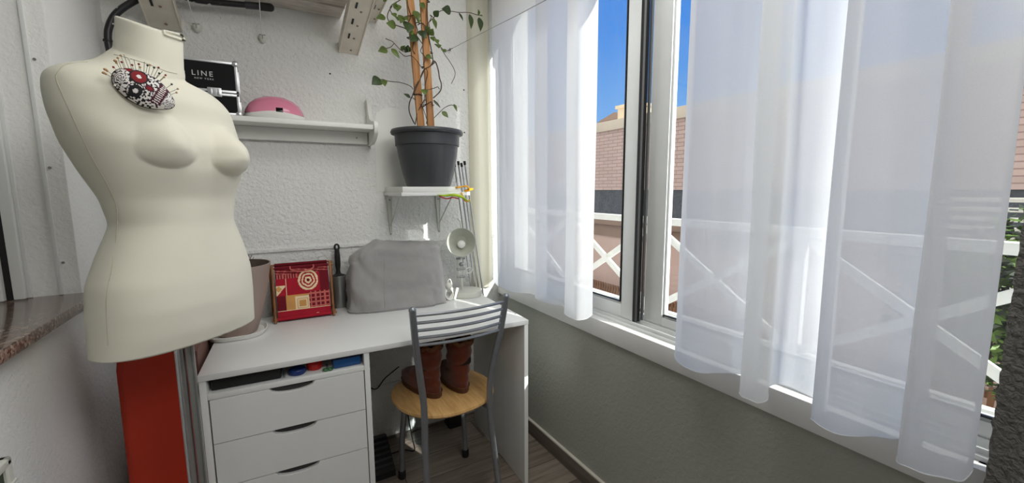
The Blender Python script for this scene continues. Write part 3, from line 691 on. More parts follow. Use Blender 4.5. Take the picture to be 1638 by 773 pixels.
# long axis: along the image direction (.86,.5)
def onp(px, py):
    d = ray(px, py); return CAM+d*((pcent-CAM).dot(pn)/d.dot(pn))
e1 = onp(278, 170)-onp(181, 117); PLEN = e1.length/2; pcent = (onp(278, 170)+onp(181, 117))/2; e1.normalize(); e2 = pn.cross(e1)
if e2.dot(U) < 0: e2 = -e2
pcush = thing('pincushion', 'black and white patterned pincushion with red print on dress form chest', 'pincushion', pcent)
def skull_r(u, v): return Vector()
b = MB(); NU, NV = 84, 40; LA, SA, TA = .060, .030, .022
def skp(a, t):   # a: angle round the outline, t: 0 centre .. 1 rim
    ca, sa = math.cos(a), math.sin(a)
    wd = SA*(1.0 if ca < 0 else 1-.30*ca**1.5)
    return LA*ca*t, wd*sa*t+.0035*(ca*ca-.4)*t*0
grid = []
def sk_mat(x, y):
    # x along long axis (jaw at +x), y up
    def dd(cx, cy, sx=1, sy=1): return math.hypot((x-cx)/sx, (y-cy)/sy)
    e = dd(-.022, .012, 1.25, 1)
    if e < .0035: return 0
    if e < .011: return 2
    if e < .0135: return 1
    e = dd(-.014, -.014, 1.1, 1)
    if e < .004: return 0
    if e < .011: return 1
    if abs(e-.0135) < .0008: return 1
    e = dd(.004, .002, 1.3, .8)
    if e < .007: return 2 if e < .004 else 3
    if .016 < x < .036 and abs(y-.002-.1*(x-.026)) < .019:
        fx = (y*260) % 1
        if abs(x-.026) < .006: return 0 if fx < .45 else 3
        return 3
    e = dd(.045, -.004)
    if e < .012: return 1 if int(e*1400+math.atan2(y+.004, x-.045)*.9) % 4 == 0 else 0
    e = dd(.03, .022, 1.4, .7)
    if e < .012: return 1 if int((x+y)*700) % 3 else 3
    e = dd(-.048, -.006, .8, 1.3)
    if e < .011: return 1 if int(e*900) % 3 == 0 else 0
    e = dd(-.045, .018, 1, .7)
    if e < .008: return 2
    if noise.noise(Vector((x*260, y*260, 2))) > .10: return 1
    return 0
def build_half(sign):
    rows = []
    for i in range(NV+1):
        t = math.sin(i/NV*PI/2); h = TA*math.cos(i/NV*PI/2)**.85 if i < NV else 0
        row = []
        for j in range(NU):
            a = 2*PI*j/NU; x, y = skp(a, t); row.append((x, y, h*sign))
        rows.append(row)
    vv = [[b.bm.verts.new(pcent+e1*x*PLEN/LA+e2*y*1.15+pn*h) for x, y, h in row] for row in rows[1:]]
    c0 = b.bm.verts.new(pcent+pn*TA*sign)
    def setm(f, xx, yy): f.material_index = sk_mat(xx, yy)
    for j in range(NU):
        f = b.bm.faces.new((c0, vv[0][j], vv[0][(j+1) % NU])); setm(f, 0, 0)
    for i in range(len(vv)-1):
        for j in range(NU):
            f = b.bm.faces.new((vv[i][j], vv[i+1][j], vv[i+1][(j+1) % NU], vv[i][(j+1) % NU]))
            q = rows[i+1][j]; q2 = rows[i+2][(j+1) % NU]; setm(f, (q[0]+q2[0])/2, (q[1]+q2[1])/2)
build_half(1); build_half(-.5)
bmesh.ops.remove_doubles(b.bm, verts=b.bm.verts, dist=1e-5)
b.build('cushion', ['skw', 'skb', 'skr', 'skm'], pcush, angle=180)
b = MB(); rim = [pcent+e1*x*PLEN/LA+e2*y*1.15 for x, y in (skp(2*PI*j/48, 1.0) for j in range(49))]; b.tube(rim, .0012, 6); b.build('piping', 'skb', pcush)
def px_on_cush(px, py, h=.5):
    # ray to the cushion plane
    d = ray(px, py); t = (pcent-CAM).dot(pn)/d.dot(pn); return CAM+d*t
PINS = [(184, 104, 198, 122, 'a'), (179, 111, 192, 120, 'r'), (186, 96, 196, 118, 'a'), (192, 103, 201, 118, 'r'), (191, 92, 203, 118, 'a'), (196, 91, 208, 118, 's'),
        (204, 98, 212, 119, 'p'), (209, 107, 215, 120, 'r'), (212, 100, 218, 120, 's'), (220, 105, 222, 120, 'r'), (222, 110, 226, 121, 'a'), (233, 108, 232, 122, 'g'), (237, 107, 236, 124, 'a'),
        (243, 112, 239, 127, 'g'), (250, 112, 243, 128, 'r'), (252, 120, 244, 132, 'g'), (262, 123, 250, 134, 'r'), (260, 126, 249, 137, 'a'), (169, 117, 190, 128, 'a'), (167, 122, 190, 131, 'a'), (181, 140, 192, 136, 'p'),
        (271, 138, 258, 147, 'g'), (281, 145, 262, 152, 'a'), (280, 150, 264, 155, 'a'), (275, 169, 262, 166, 'p'), (228, 103, 229, 121, 's'), (256, 118, 246, 130, 's')]
PN = {'a': ('pin_amber', 'amber headed'), 'r': ('pin_red', 'dark red headed'), 'p': ('pin_pearl', 'pearl headed'), 's': ('pin_steel', 'plain steel'), 'g': ('pin_green', 'dark green headed')}
for k, (hx, hy, bx, by, c) in enumerate(PINS):
    hp = px_on_cush(hx, hy)+pn*(.012+.008*random.random()); bp = px_on_cush(bx, by)+pn*.004
    b = MB(); b.mi = 0; b.tube([bp, hp], .00045, 6); b.mi = 1
    b.ball(hp, .0021 if c != 's' else .0009, u=10, v=6)
    if c == 'a' and k in (0, 18, 19): b.ball(hp+(hp-bp).normalized()*.004, .0032, (1, 1, .8), 10, 6)
    single(b, 'sewing_pin', ['pin_steel', PN[c][0]], PN[c][1]+' sewing pin stuck in the patterned pincushion', 'pin', bp, PN[c][1]+' pins in the pincushion')

# ================================================================ RED BOARD, BROWN BOARD at left
b = MB(); T = Matrix.Translation((0, 0, 0))
b.loft([[Vector((x+(.012 if z > .8 else 0)-(z-.4)*-.0, y+.03*z, z)) for x, y in ((-.392, 1.47), (-.375, 1.462), (-.26, 1.462), (-.238, 1.47), (-.232, 1.49), (-.238, 1.512), (-.26, 1.52), (-.375, 1.52), (-.392, 1.512), (-.398, 1.49))] for z in (0.0, .2, .4, .6, .8, .9, .93)])
single(b, 'fabric_roll', 'orange', 'tall orange red cloth wrapped board between left wall and desk', 'wrapped board', (-.31, 1.49, 0), angle=50)
b = MB(); b.box(-.246, 1.58, 0, -.224, 1.98, .80, .002)
single(b, 'wooden_board', 'brownboard', 'reddish brown board standing against the left side of desk', 'board', (-.235, 1.75, 0))
kc = atx(19, 727, -.43); KY, KZ = kc.y, kc.z
t = thing('storage_crate', 'pale plastic framed dark crate at the lower left corner', 'crate', (-.45, KY-.2, 0))
b = MB(); b.box(-.470, KY-.35, 0, -.436, KY-.012, KZ-.012, .004); b.build('body', 'bushdark', t)
b = MB(); b.box(-.472, KY-.35, KZ-.018, -.430, KY, KZ, .006, 3); b.box(-.472, KY-.020, .02, -.430, KY, KZ, .006, 3); b.build('rim', 'greywhite', t)
for k in range(4): b = MB(); b.box(-.438, KY-.06, KZ-.050-k*.010, -.427, KY+.001, KZ-.046-k*.010, .001); b.build('rib', 'greywhite', t)
# ================================================================ WALL SHELF with case and nail lamp
ws = thing('wall_shelf', 'white moulded wall shelf with scrolled end on the back wall', 'shelf', (.05, YB, 1.565))
b = MB(); b.box(-.40, 1.965, 1.562, .428, YB, 1.583, .004, 3); b.build('shelf_board', 'white_pl', ws)
b = MB(); b.box(-.40, YB-.03, 1.508, .425, YB-.006, 1.562, .003); b.build('back_rail', 'white_pl', ws)
def end_panel(x):
    poly = [(YB-.004, 1.505), (YB-.004, 1.716), (YB-.020, 1.716)]
    poly += [(2.086-.004, 1.690), (2.072, 1.650), (2.050, 1.620), (2.012, 1.604), (1.985, 1.600), (1.962, 1.598), (1.955, 1.588), (1.955, 1.560), (1.962, 1.545), (2.00, 1.520), (2.04, 1.507)]
    b = MB(); b.prism(poly, x, x+.017, Matrix(((0, 0, 1, 0), (1, 0, 0, 0), (0, 1, 0, 0), (0, 0, 0, 1)))); b.build('end_panel', 'white_pl', ws)
end_panel(.428); end_panel(-.417)
b = MB(); b.lathe([(.004, 0), (.004, .002)], (.375, YB-.031, 1.535), (0, -1, 0), 12); b.build('screw', 'alu_grey', ws)
cs = thing('makeup_case', 'black vanity case with aluminium edges at left of the shelf', 'case', (-.17, 2.05, 1.583))
x0, x1, y0, y1, z0, z1 = -.33, -.070, 1.985, 2.10, 1.5835, 1.783
zm = z0+.082
b = MB(); b.box(x0+.003, y0+.003, z0+.003, x1-.003, y1-.003, zm-.002); b.build('body', 'caseblack', cs)
b = MB(); b.box(x0+.003, y0+.003, zm+.002, x1-.003, y1-.003, z1-.003); lid = b.build('lid', 'caseblack', cs)
b = MB(); e = .010
for (za, zb) in ((z0, zm-.001), (zm+.001, z1)):
    for (p, q) in ((y0, y0+e), (y1-e, y1)):
        for zk in (za, zb-e): b.box(x0, p, zk, x1, q, zk+e, .0015)
        for xk in (x0, x1-e): b.box(xk, p, za, xk+e, q, zb, .0015)
    for xk in (x0, x1-e):
        for zk in (za, zb-e): b.box(xk, y0, zk, xk+e, y1, zk+e, .0015)
b.build('edge_trim', 'casealu', cs)
for xk in (x0, x1):
    for zk in (z0, z1):
        b = MB(); b.ball((xk-(.006 if xk == x1 else -.006), y0+.001, zk+(.006 if zk == z0 else -.006)), .011, (1, .35, 1)); b.build('corner_cap', 'chrome', cs)
b = MB(); b.box(-.170, y0-.005, zm-.016, -.126, y0+.001, zm+.016, .001)
for xx in (-.163, -.139): b.box(xx, y0-.009, zm-.012, xx+.008, y0-.004, zm+.012, .001)
b.build('latch', 'casealu', cs)
def text(s, size, loc, name, mt, parent, spacing=1.0, shear=0, depth=.0006):
    cu = bpy.data.curves.new(name, 'FONT'); cu.body = s; cu.size = size; cu.extrude = depth; cu.space_character = spacing; cu.align_x = 'LEFT'
    to = bpy.data.objects.new(name+'_tmp', cu); COL.objects.link(to); bpy.context.view_layer.update()
    me = bpy.data.meshes.new_from_object(to.evaluated_get(bpy.context.evaluated_depsgraph_get())); bpy.data.objects.remove(to)
    me.transform(Matrix.Translation(Vector(loc)) @ Matrix.Rotation(PI/2, 4, 'X')); me.materials.clear(); me.materials.append(M[mt])
    if parent: me.transform(world(parent).inverted())
    o = bpy.data.objects.new(name, me); COL.objects.link(o); o.parent = parent; return o
text('\u00b7 LINE', .026, (-.238, y0+.0020, 1.722), 'lettering', 'letter', lid, 1.35)
text('NEW YORK', .0085, (-.207, y0+.0020, 1.709), 'small_lettering', 'letter', lid, 1.5)
# nail lamp
nl = thing('nail_lamp', 'glossy pink domed nail lamp with white base on the shelf', 'nail lamp', (.048, 2.045, 1.583))
def nlring(rx, ry, z, sag=0):
    return [Vector((p.x, p.y, p.z+sag*math.cos((p.x-.048)/rx*PI)*(1 if p.y < 2.045 else .3))) for p in ringpts((.048, 2.045), rx, ry, z, 56, .92)]
b = MB(); b.loft([nlring(.106, .070, 1.5835), nlring(.110, .074, 1.590), nlring(.109, .073, 1.606, .005), nlring(.101, .066, 1.612, .005)]); b.build('base', 'white_pl', nl)
b = MB(); b.loft([nlring(.107, .0720, 1.604, -.001), nlring(.1075, .0720, 1.612, .003), nlring(.104, .068, 1.624, .003), nlring(.092, .061, 1.643), nlring(.070, .048, 1.662), nlring(.042, .032, 1.674), nlring(.012, .010, 1.678)]); b.build('dome', 'pink', nl)
b = MB(); dp_ = aty(447, 177, 1.985); T = Matrix.Translation((dp_.x, 1.978, dp_.z)) @ Matrix.Rotation(-.42, 4, 'X'); b.box(-.013, -.006, -.009, .013, .006, .009, .002, M4=T); b.build('display', 'screen', nl)
b = MB()
for k in range(4): b.ball((.040+.011*k, 2.03, 1.675-.0006*k), .003, (1, 1, .6), 8, 6)
b.build('buttons', 'anth', nl)

# ================================================================ CEILING RACK brackets, boards, tube, hooks
rk = thing('folding_wall_shelf', 'whitewashed board on slotted cream steel brackets at the top of back wall', 'shelf', (.0, YB, 1.95))
b = MB(); b.box(-.30, 1.60, 2.062, .335, YB-.004, 2.080, .002)
for k in range(4): b.box(-.30, 1.62+k*.12, 2.056, .335, 1.625+k*.12, 2.063)
b.build('board', 'whitewash', rk)
def strut(xa, xb, p0, p1, name='bracket'):
    (ya, za), (yb, zb) = p0, p1; L_ = math.hypot(yb-ya, zb-za); ang = math.atan2(zb-za, -(yb-ya))
    T = Matrix.Translation((0, ya, za)) @ Matrix.Rotation(-ang, 4, 'X')
    # local: -y along the strut, z up (channel opens upward)
    b = MB(); b.box(xa, -L_, 0, xb, 0, .003, .0008, M4=T); b.box(xa, -L_, 0, xa+.003, 0, .045, .0008, M4=T); b.box(xb-.003, -L_, 0, xb, 0, .045, .0008, M4=T)
    b.tube([T @ Vector((xa, 0, -.001)), T @ Vector((xa, -L_, -.001))], .003, 8); b.tube([T @ Vector((xb, 0, -.001)), T @ Vector((xb, -L_, -.001))], .003, 8)
    o = b.build(name, 'bracketmetal', rk)
    xm = (xa+xb)/2
    for k in range(3): b = MB(); b.box(xm-.020, -.150-.10*k, -.003, xm-.013, -.118-.10*k, .0005, M4=T); b.build('slot', 'black', o)
    for k in range(4): b = MB(); b.lathe([(.005, 0), (.004, .002)], T @ Vector((xm+.006, -.03-.09*k, -.001)), T.to_3x3() @ Vector((0, 0, -1)), 12); b.build('rivet', 'cornice', o)
strut(.322, .403, (2.114, 1.915), (1.60, 2.06)); strut(-.342, -.245, (2.114, 1.906), (1.72, 2.06))
strut(.455, .492, (2.114, 2.074), (1.60, 2.13), 'side_arm')
tb = thing('bent_tube', 'chipped black bent metal tube arching behind the dress form neck', 'tube', (-.2, 2.03, 1.8))
pts = [aty(x, y, 2.04) for x, y in ((177, 86), (173, 66), (174, 45), (184, 24), (204, 8), (232, -6), (262, -12), (295, -5), (321, 1), (360, 5), (395, 8))]
b = MB(); b.tube(spline(pts, 6), .011, 14); b.build('tube', 'blacktube', tb)
b = MB(); b.tube([aty(392, 8, 2.04), aty(415, 10, 2.04)], .0135, 14); b.build('sleeve', 'anth', tb)
b = MB(); p, q = aty(415, 10, 2.04), aty(432, 12, 2.04); b.tube([p, q], .0155, 16); b.ball(q, .0155); b.build('end_cap', 'black', tb)
b = MB(); b.tube([pts[1]+Vector((0, 0, -.002)), pts[1]+Vector((0, 0, .004))], .014, 12); b.build('clip', 'black', tb)
def hook(px, py, cx, cy, label):
    p = aty(px, py, YB-.012); t = thing('cup_hook', label, 'hook', p, group=None)
    b = MB(); b.lathe([(.010, .013), (.015, .010), (.0155, .002), (.012, -.008), (.007, -.017), (.001, -.020)], p, (0, .15, 1), 20); b.build('hook_body', 'greywhite', t)
    b = MB(); b.tube([p+Vector((-.010, -.010, .010)), p+Vector((0, -.014, .006)), p+Vector((.010, -.010, .011))], .0022, 8); b.tube([p+Vector((0, -.014, .006)), p+Vector((0, -.013, -.006))], .002, 8); b.build('wing_clip', 'alu_grey', t)
    q = aty(cx, cy, YB-.14)
    b = MB(); b.tube([p+Vector((-.003, -.006, .012)), p.lerp(q, .5)+Vector((-.002, 0, -.003)), q], .0018, 6); c = b.build('pull_cord', 'cord', t)
hook(315, 44, 297, -14, 'white cup hook with slanted cord, left of the two under the rack')
hook(420, 61, 414, -14, 'white cup hook with hanging cord, right of the two under the rack')
cl = thing('clothesline', 'thin grey clothesline wire from a wall hook toward the window', 'clothesline', aty(718, 80, YB-.01))
p = aty(718, 80, YB-.008); q = Vector((.70, 1.15, 0)); d = ray(860, 5)
q = CAM+d*1.22; q2 = p+(q-p)*1.75
b = MB(); b.tube([p, p.lerp(q2, .5)+Vector((0, 0, -.004)), q2], .0011, 6); b.build('wire', 'alu_grey', cl)
b = MB(); b.tube([p+Vector((.0, .008, 0)), p, p+Vector((.006, -.006, -.006)), p+Vector((.004, -.004, .008))], .0022, 8); b.build('hook_eye', 'black', cl)

# ================================================================ PLANT SHELF, TRAY, POT
ps = thing('bracket_shelf', 'small white shelf on two steel brackets holding the black pot', 'shelf', (.65, YB, 1.27))
b = MB(); b.box(.495, 1.80, 1.268, .815, YB-.004, 1.284, .0015); b.build('shelf_board', 'laminate', ps)
for xb in (.521, .774):
    b = MB(); zt, zb = 1.267, 1.068; y = YB-.004
    b.prism([(xb-.017, zt), (xb+.013, zt), (xb+.005, zb+.01), (xb, zb), (xb-.005, zb+.01)], y-.003, y, Matrix(((1, 0, 0, 0), (0, 0, 1, 0), (0, 1, 0, 0), (0, 0, 0, 1))))
    b.tube([(xb-.014, y-.004, zt-.004), (xb-.003, y-.004, zb+.01)], .002, 6); b.tube([(xb+.010, y-.004, zt-.004), (xb+.003, y-.004, zb+.01)], .002, 6)
    b.box(xb-.010, 1.84, 1.262, xb+.010, y, 1.2675, .001); b.tube([(xb, y-.003, zb+.05), (xb, 1.92, 1.262)], .003, 8)
    o = b.build('bracket', 'greywhite', ps)
    for z in (1.245, 1.076): b = MB(); b.lathe([(.0045, 0), (.0035, .002)], (xb+.0, y-.003, z), (0, -1, 0), 12); b.build('screw', 'alu_grey', o)
tr = thing('plant_tray', 'shallow white tray under the black plant pot', 'tray', (.64, 1.95, 1.284))
b = MB(); b.box(.500, 1.802, 1.2842, .765, 2.105, 1.308, .003); b.build('tray_body', 'white_pl', tr)
b = MB(); bd = [(.462, 1.30), (.47, 1.288), (.485, 1.2855), (.80, 1.2855), (.815, 1.295), (.815, 1.62), (.80, 1.66), (.76, 1.69), (.52, 1.69), (.475, 1.66), (.462, 1.60)]
b.prism(bd, YB-.0025, YB-.0005, Matrix(((1, 0, 0, 0), (0, 0, 1, 0), (0, 1, 0, 0), (0, 0, 0, 1))))
single(b, 'splash_board', 'white_pl', 'smooth rounded off-white panel on wall behind the black pot', 'wall panel', (.64, YB, 1.45))
PCX, PCY = .660, 1.925
pl = thing('potted_vine', 'leggy green vine tied to two stakes in a large black pot', 'potted plant', (PCX, PCY, 1.308))
zb_, zt_ = 1.3085, 1.572
prof = [(.098, zb_), (.102, zb_+.004), (.118, zb_+.06), (.134, zb_+.14), (.140, zb_+.185), (.146, zb_+.187), (.148, zb_+.235), (.163, zb_+.238), (.166, zb_+.246), (.162, zb_+.256), (.152, zb_+.258), (.148, zb_+.240), (.140, zb_+.232)]
b = MB(); b.lathe([(r, z) for r, z in prof], (PCX, PCY, 0), None, 72, True, False); b.build('pot', 'anth', pl, angle=25)
b = MB(); rings = [[Vector((PCX+r*math.cos(a), PCY+r*math.sin(a), zb_+.236+.006*noise.noise(Vector((r*30*math.cos(a), r*30*math.sin(a), 0))))) for a in np.linspace(0, 2*PI, 40, endpoint=False)] for r in (.143, .10, .05, .004)]
b.loft(rings, False, True); b.build('soil', 'soil', pl)
def stakeb(pa, pb, w):
    b = MB(); a, c = Vector(pa), Vector(pb); rr = []
    for i in range(15):
        p = a.lerp(c, i/14); rr.append([p+Vector((sx*w*(1+.08*noise.noise(Vector((i*.7, sx, sy)))), sy*w*.5, 0)) for sx, sy in ((-1, -1), (-.4, -1.5), (.4, -1.4), (1, -1), (1, 1), (-1, 1))])
    b.loft(rr); b.build('stake', 'stake', pl, angle=50)
YS = 1.90
stakeb(aty(674, 212, YS), aty(652.5, -40, YS), .0155); stakeb(aty(689.5, 212, YS-.01), aty(674.6, -40, YS-.01), .0150)
VINES = [  # pixel polylines (photo frame) with a depth
    (1.885, [(663, 198), (655, 180), (655, 165), (661, 150), (664, 140), (672, 125), (678, 112), (688, 106), (695, 100)], .0022),
    (1.885, [(664, 200), (668, 180), (676, 165), (680, 160), (690, 172), (684, 190), (682, 198)], .0019),
    (1.88, [(661, 143), (655, 137), (640, 132), (622, 130), (612, 127), (607, 129)], .0015),
    (1.89, [(658, 155), (667, 162), (676, 172), (683, 192)], .0013), (1.89, [(658, 158), (652, 152), (646, 150)], .0012),
    (1.88, [(690, 104), (693, 98), (697, 100), (701, 112), (703, 125), (706, 135), (704, 146), (693, 157)], .0024),
    (1.88, [(703, 143), (700, 139), (695, 141), (683, 144)], .0014), (1.89, [(693, 190), (705, 178), (712, 172), (722, 168), (729, 172), (731, 178)], .0015),
    (1.89, [(694, 160), (700, 165), (704, 172)], .0013), (1.88, [(686, 37), (689, 50), (697, 62), (705, 76), (712, 88), (719, 98), (726, 110), (728, 120), (722, 134)], .0013),
    (1.89, [(686, 36), (690, 28), (688, 24), (693, 28), (696, 33), (698, 42)], .0015), (1.89, [(685, 37), (696, 26), (706, 17), (722, 18), (735, 20), (750, 20), (764, 24), (770, 25)], .0015),
    (1.88, [(650, -10), (640, 0), (627, 8), (624, 16), (630, 24), (640, 29), (650, 26), (662, 24)], .0017), (1.88, [(627, 10), (621, 20), (620, 30), (626, 37), (638, 42), (647, 45), (653, 50), (660, 56)], .0017),
    (1.88, [(617, 62), (627, 66), (633, 72), (641, 80), (650, 84)], .0015), (1.88, [(612, 78), (624, 76), (630, 70)], .0014), (1.88, [(638, 82), (648, 90), (657, 89), (665, 95), (672, 105), (676, 110)], .0015),
    (1.88, [(664, 86), (660, 78), (664, 60), (668, 50), (665, 37), (672, 37)], .0018), (1.875, [(684, -12), (683, 20), (684, 38), (686, 60), (690, 80), (693, 100)], .0022),
    (1.87, [(665, 55), (672, 65), (676, 72), (673, 82), (680, 92), (677, 104)], .0016), (1.875, [(668, 40), (675, 37), (681, 44), (678, 56), (684, 62)], .0018), (1.87, [(675, 172), (684, 166), (690, 163), (692, 170)], .0020),
    (1.87, [(662, 150), (676, 118), (681, 110), (684, 118), (680, 136), (679, 160), (677, 170)], .0016), (1.885, [(706, 76), (712, 82), (718, 80), (724, 77)], .0013), (1.88, [(652, -12), (652, 6), (657, 26), (652, 40), (660, 56)], .0014)]
for YV, pp, r in VINES: pass
b = MB()
for YV, pp, r in VINES:
    pts = [aty(x, y, YV-.01*math.sin(i*1.3+x*.1)) for i, (x, y) in enumerate(pp)]; b.tube(spline(pts, 4), [r*1.15]*((len(pts)-1)*4+1), 6)
b.build('stems', 'vine', pl)
def leafb(b, px, py, qx, qy, wd, YV, mi, curl=.2):
    """leaf from stalk pixel to tip pixel"""
    a, c = aty(px, py, YV), aty(qx, qy, YV-.02); ax_ = c-a; L_ = ax_.length; dirn = ax_.normalized(); side = dirn.cross(Vector((0, -1, 0)).lerp(Vector((random.uniform(-.4, .4), 0, random.uniform(-.4, .4))), .3)).normalized(); up = side.cross(dirn)
    n = 9; rows = []
    for i in range(n+1):
        t = i/n; wv = wd*L_*math.sin(PI*t**.85)*(1-.25*t)+.0003; cpt = a+ax_*t+up*(-curl*L_*(t-.5)**2)
        rows.append([b.bm.verts.new(cpt+side*wv*k+up*abs(k)*wv*.25) for k in (-1, -.5, 0, .5, 1)])
    b.mi = mi; fs = []
    for r0, r1 in zip(rows, rows[1:]):
        for j in range(4): fs.append(b.bm.faces.new((r0[j], r0[j+1], r1[j+1], r1[j])))
    b._f(fs)
LEAVES = [(609, 126, 595, 135, .40, 1), (613, 127, 616, 138, .34, 0), (617, 27, 602, 29, .25, 0), (634, 41, 618, 37, .33, 0), (634, 6, 636, 18, .42, 0), (632, 15, 633, 3, .30, 0), (628, 20, 633, 28, .35, 0), (643, 24, 641, 37, .35, 0), (635, 27, 637, 33, .3, 0),
          (620, 79, 605, 82, .30, 0), (626, 77, 639, 93, .20, 0), (650, 84, 653, 72, .5, 1), (655, 82, 652, 75, .4, 0), (641, 80, 648, 73, .3, 0), (652, 34, 653, 52, .45, 1), (655, 48, 660, 56, .4, 0), (694, 26, 702, 17, .42, 1), (722, 18, 707, 14, .33, 1),
          (734, 20, 741, 33, .12, 1), (752, 22, 754, 46, .17, 1), (767, 27, 769, 50, .20, 1), (766, 25, 765, 15, .25, 0), (766, 24, 772, 26, .3, 0), (693, 29, 698, 46, .18, 0), (690, 58, 694, 66, .3, 0), (697, 62, 700, 70, .35, 0), (699, 70, 702, 77, .5, 0),
          (662, 16, 671, 33, .30, 0), (668, 28, 669, 36, .4, 0), (672, 48, 680, 62, .45, 1), (680, 48, 688, 44, .5, 0), (686, 56, 693, 46, .5, 0), (681, 88, 691, 94, .30, 0), (678, 142, 680, 152, .42, 0), (657, 156, 646, 150, .18, 1), (693, 160, 704, 172, .10, 1),
          (707, 178, 717, 188, .26, 0), (726, 166, 731, 178, .17, 0), (664, 54, 657, 66, .45, 1), (708, 78, 712, 84, .4, 0), (672, 4, 680, 14, .3, 0), (652, 1, 647, -8, .4, 0), (618, 2, 612, -8, .4, 0), (646, 26, 652, 33, .4, 0)]
b = MB()
for (px, py, qx, qy, wd, mi) in LEAVES: leafb(b, px, py, qx, qy, wd*1.15, 1.872, mi)
b.build('leaves', ['leaf', 'leaf_dark'], pl, recalc=False, angle=180)
for (x, y, hw) in ((660, 60, 6), (686, 83, 6), (683, 107, 6), (669, 151, 6), (688, 167, 7), (681, 0, 7)):
    c = aty(x, y, YS-.014); b = MB(); b.tube([c+Vector((.021*math.cos(a), .013*math.sin(a)+.012, .001*math.sin(3*a))) for a in np.linspace(0, 2*PI, 20)], .0022, 6); b.build('tie', 'black', pl)

# poles in the corner
TOPS = [(727, 262), (733, 259), (738, 262), (743, 259)]
for k, (x, y) in enumerate(TOPS):
    a = aty(x, y, 2.0); t_ = Vector((1.03+.026*k, 2.085, .003))
    pn_ = ['leftmost', 'second from left', 'third from left', 'rightmost'][k]
    t = thing('thin_pole', 'thin grey metal pole with black tip leaning in corner, '+pn_+' of four', 'pole', t_, group='thin poles leaning in the corner')
    b = MB(); b.tube([t_, a], .0042 if k != 1 else .005, 10); b.build('rod', 'chrome', t)
    b = MB(); d = (t_-a).normalized(); b.tube([a-d*.004, a+d*.016], .0062, 10); b.build('tip', 'black', t)
# lime / yellow cloth
t = thing('strap_bundle', 'crumpled lime green and yellow strap hooked at right end of plant shelf', 'strap', aty(735, 310, 1.79))
def px3(l, Y): return [aty(x, y, Y+.01*math.sin(i*2)) for i, (x, y) in enumerate(l)]
b = MB(); b.tube(spline(px3([(700, 312), (712, 313), (726, 312), (738, 315), (746, 320), (753, 325)], 1.785), 4), [.003+.010*math.sin(PI*min(1, i/18)) for i in range(21)], 10, flat=.5); b.build('lime_strap', 'lime', t)
b = MB(); b.tube(spline(px3([(730, 300), (738, 299), (747, 298), (750, 303), (743, 306), (757, 302)], 1.795), 4), [.0075]*21, 8, flat=.5); b.tube(spline(px3([(738, 308), (744, 322), (752, 320)], 1.79), 4), .003, 8); b.build('yellow_strap', 'yellow', t)
b = MB(); b.tube(spline(px3([(703, 314), (714, 318), (724, 316), (733, 318)], 1.79), 4), .0028, 8); b.build('red_strap', 'red', t)
for k, (x, y, l) in enumerate(((742, 144, 'upper'), (743, 212, 'lower'))):
    p = aty(x, y, YB-.0005); b = MB(); b.lathe([(.004, 0), (.003, .002)], p, (0, -1, 0), 10); single(b, 'wall_screw', 'black', l+' of two small dark screws in the wall right of black pot', 'screw', p)
p = aty(528, 118, YB-.0005); b = MB(); b.lathe([(.004, 0), (.003, .002)], p, (0, -1, 0), 10); single(b, 'wall_nail', 'black', 'small dark nail in the white wall above the moulded shelf', 'nail', p)

# ================================================================ ON THE DESK
# sewing machine cover
cv = thing('machine_cover', 'crumpled grey cloth cover over a sewing machine on the desk', 'dust cover', (.505, 1.965, .75), -.12)
b = MB(); rings = []
NZc = 44
for i in range(NZc+1):
    t = i/NZc; z = .001+.318*min(1, t*1.15) if t < .87 else None
    if t < .84:
        u = t/.84; hx = .222-.006*u-.018*u**3; hy = .098-.014*u-.012*u**3; z = .001+.255*u; k = 0
    else:
        u = (t-.84)/.16; a = u*PI/2; hx = .198*(.35+.65*math.cos(a)); hy = .072*(.05+.95*math.cos(a)); z = .256+.052*math.sin(a)
    row = []
    for p in ringpts((0, 0), hx, hy, z, 96, .42):
        # left end lower and rounder, saddle on top
        f = (p.x+.222)/.444; zz = p.z*(1 - .16*max(0, .30-f)/.30*(t**2)); zz *= 1-.04*math.exp(-((f-.62)/.12)**2)*t+.035*math.exp(-((f-.30)/.05)**2)*t
        kk = .017*noise.noise(Vector((p.x*9, p.y*14, z*9)))+.007*(.5-abs(noise.noise(Vector((p.x*17+z*9, p.y*20, z*10-p.x*6)))*2))+.004*noise.noise(Vector((p.x*40, p.y*30, z*22+4)))
        kk += .006*math.sin(p.x*60+z*12)*max(0, t-.4)*.8 + .004*(1-t)*noise.noise(Vector((p.x*16, 0, 8)))
        d = Vector((p.x, p.y*2.2, 0)).normalized()
        row.append(Vector((p.x+d.x*kk, p.y+d.y*kk, max(.001, zz+(kk*.6 if t > .8 else 0)))))
    rings.append(row)
b.loft(rings); b.build('cover', 'cover', cv, local=True, angle=180)
b = MB(); sq = [Vector((p.x, p.y, 0))*1.002+Vector((0, 0, .010)) for p in rings[1]]; b.tube(sq+[sq[0]], .0020, 6); b.build('hem', 'cover', cv, local=True)
j0 = min(range(96), key=lambda j: abs(rings[10][j].x+.065)+(10 if rings[10][j].y > 0 else 0))
b = MB(); b.tube([rings[i][j0]+Vector((0, -.0005, 0)) for i in range(2, 36)], .0012, 6); b.build('seam', 'cover', cv, local=True)
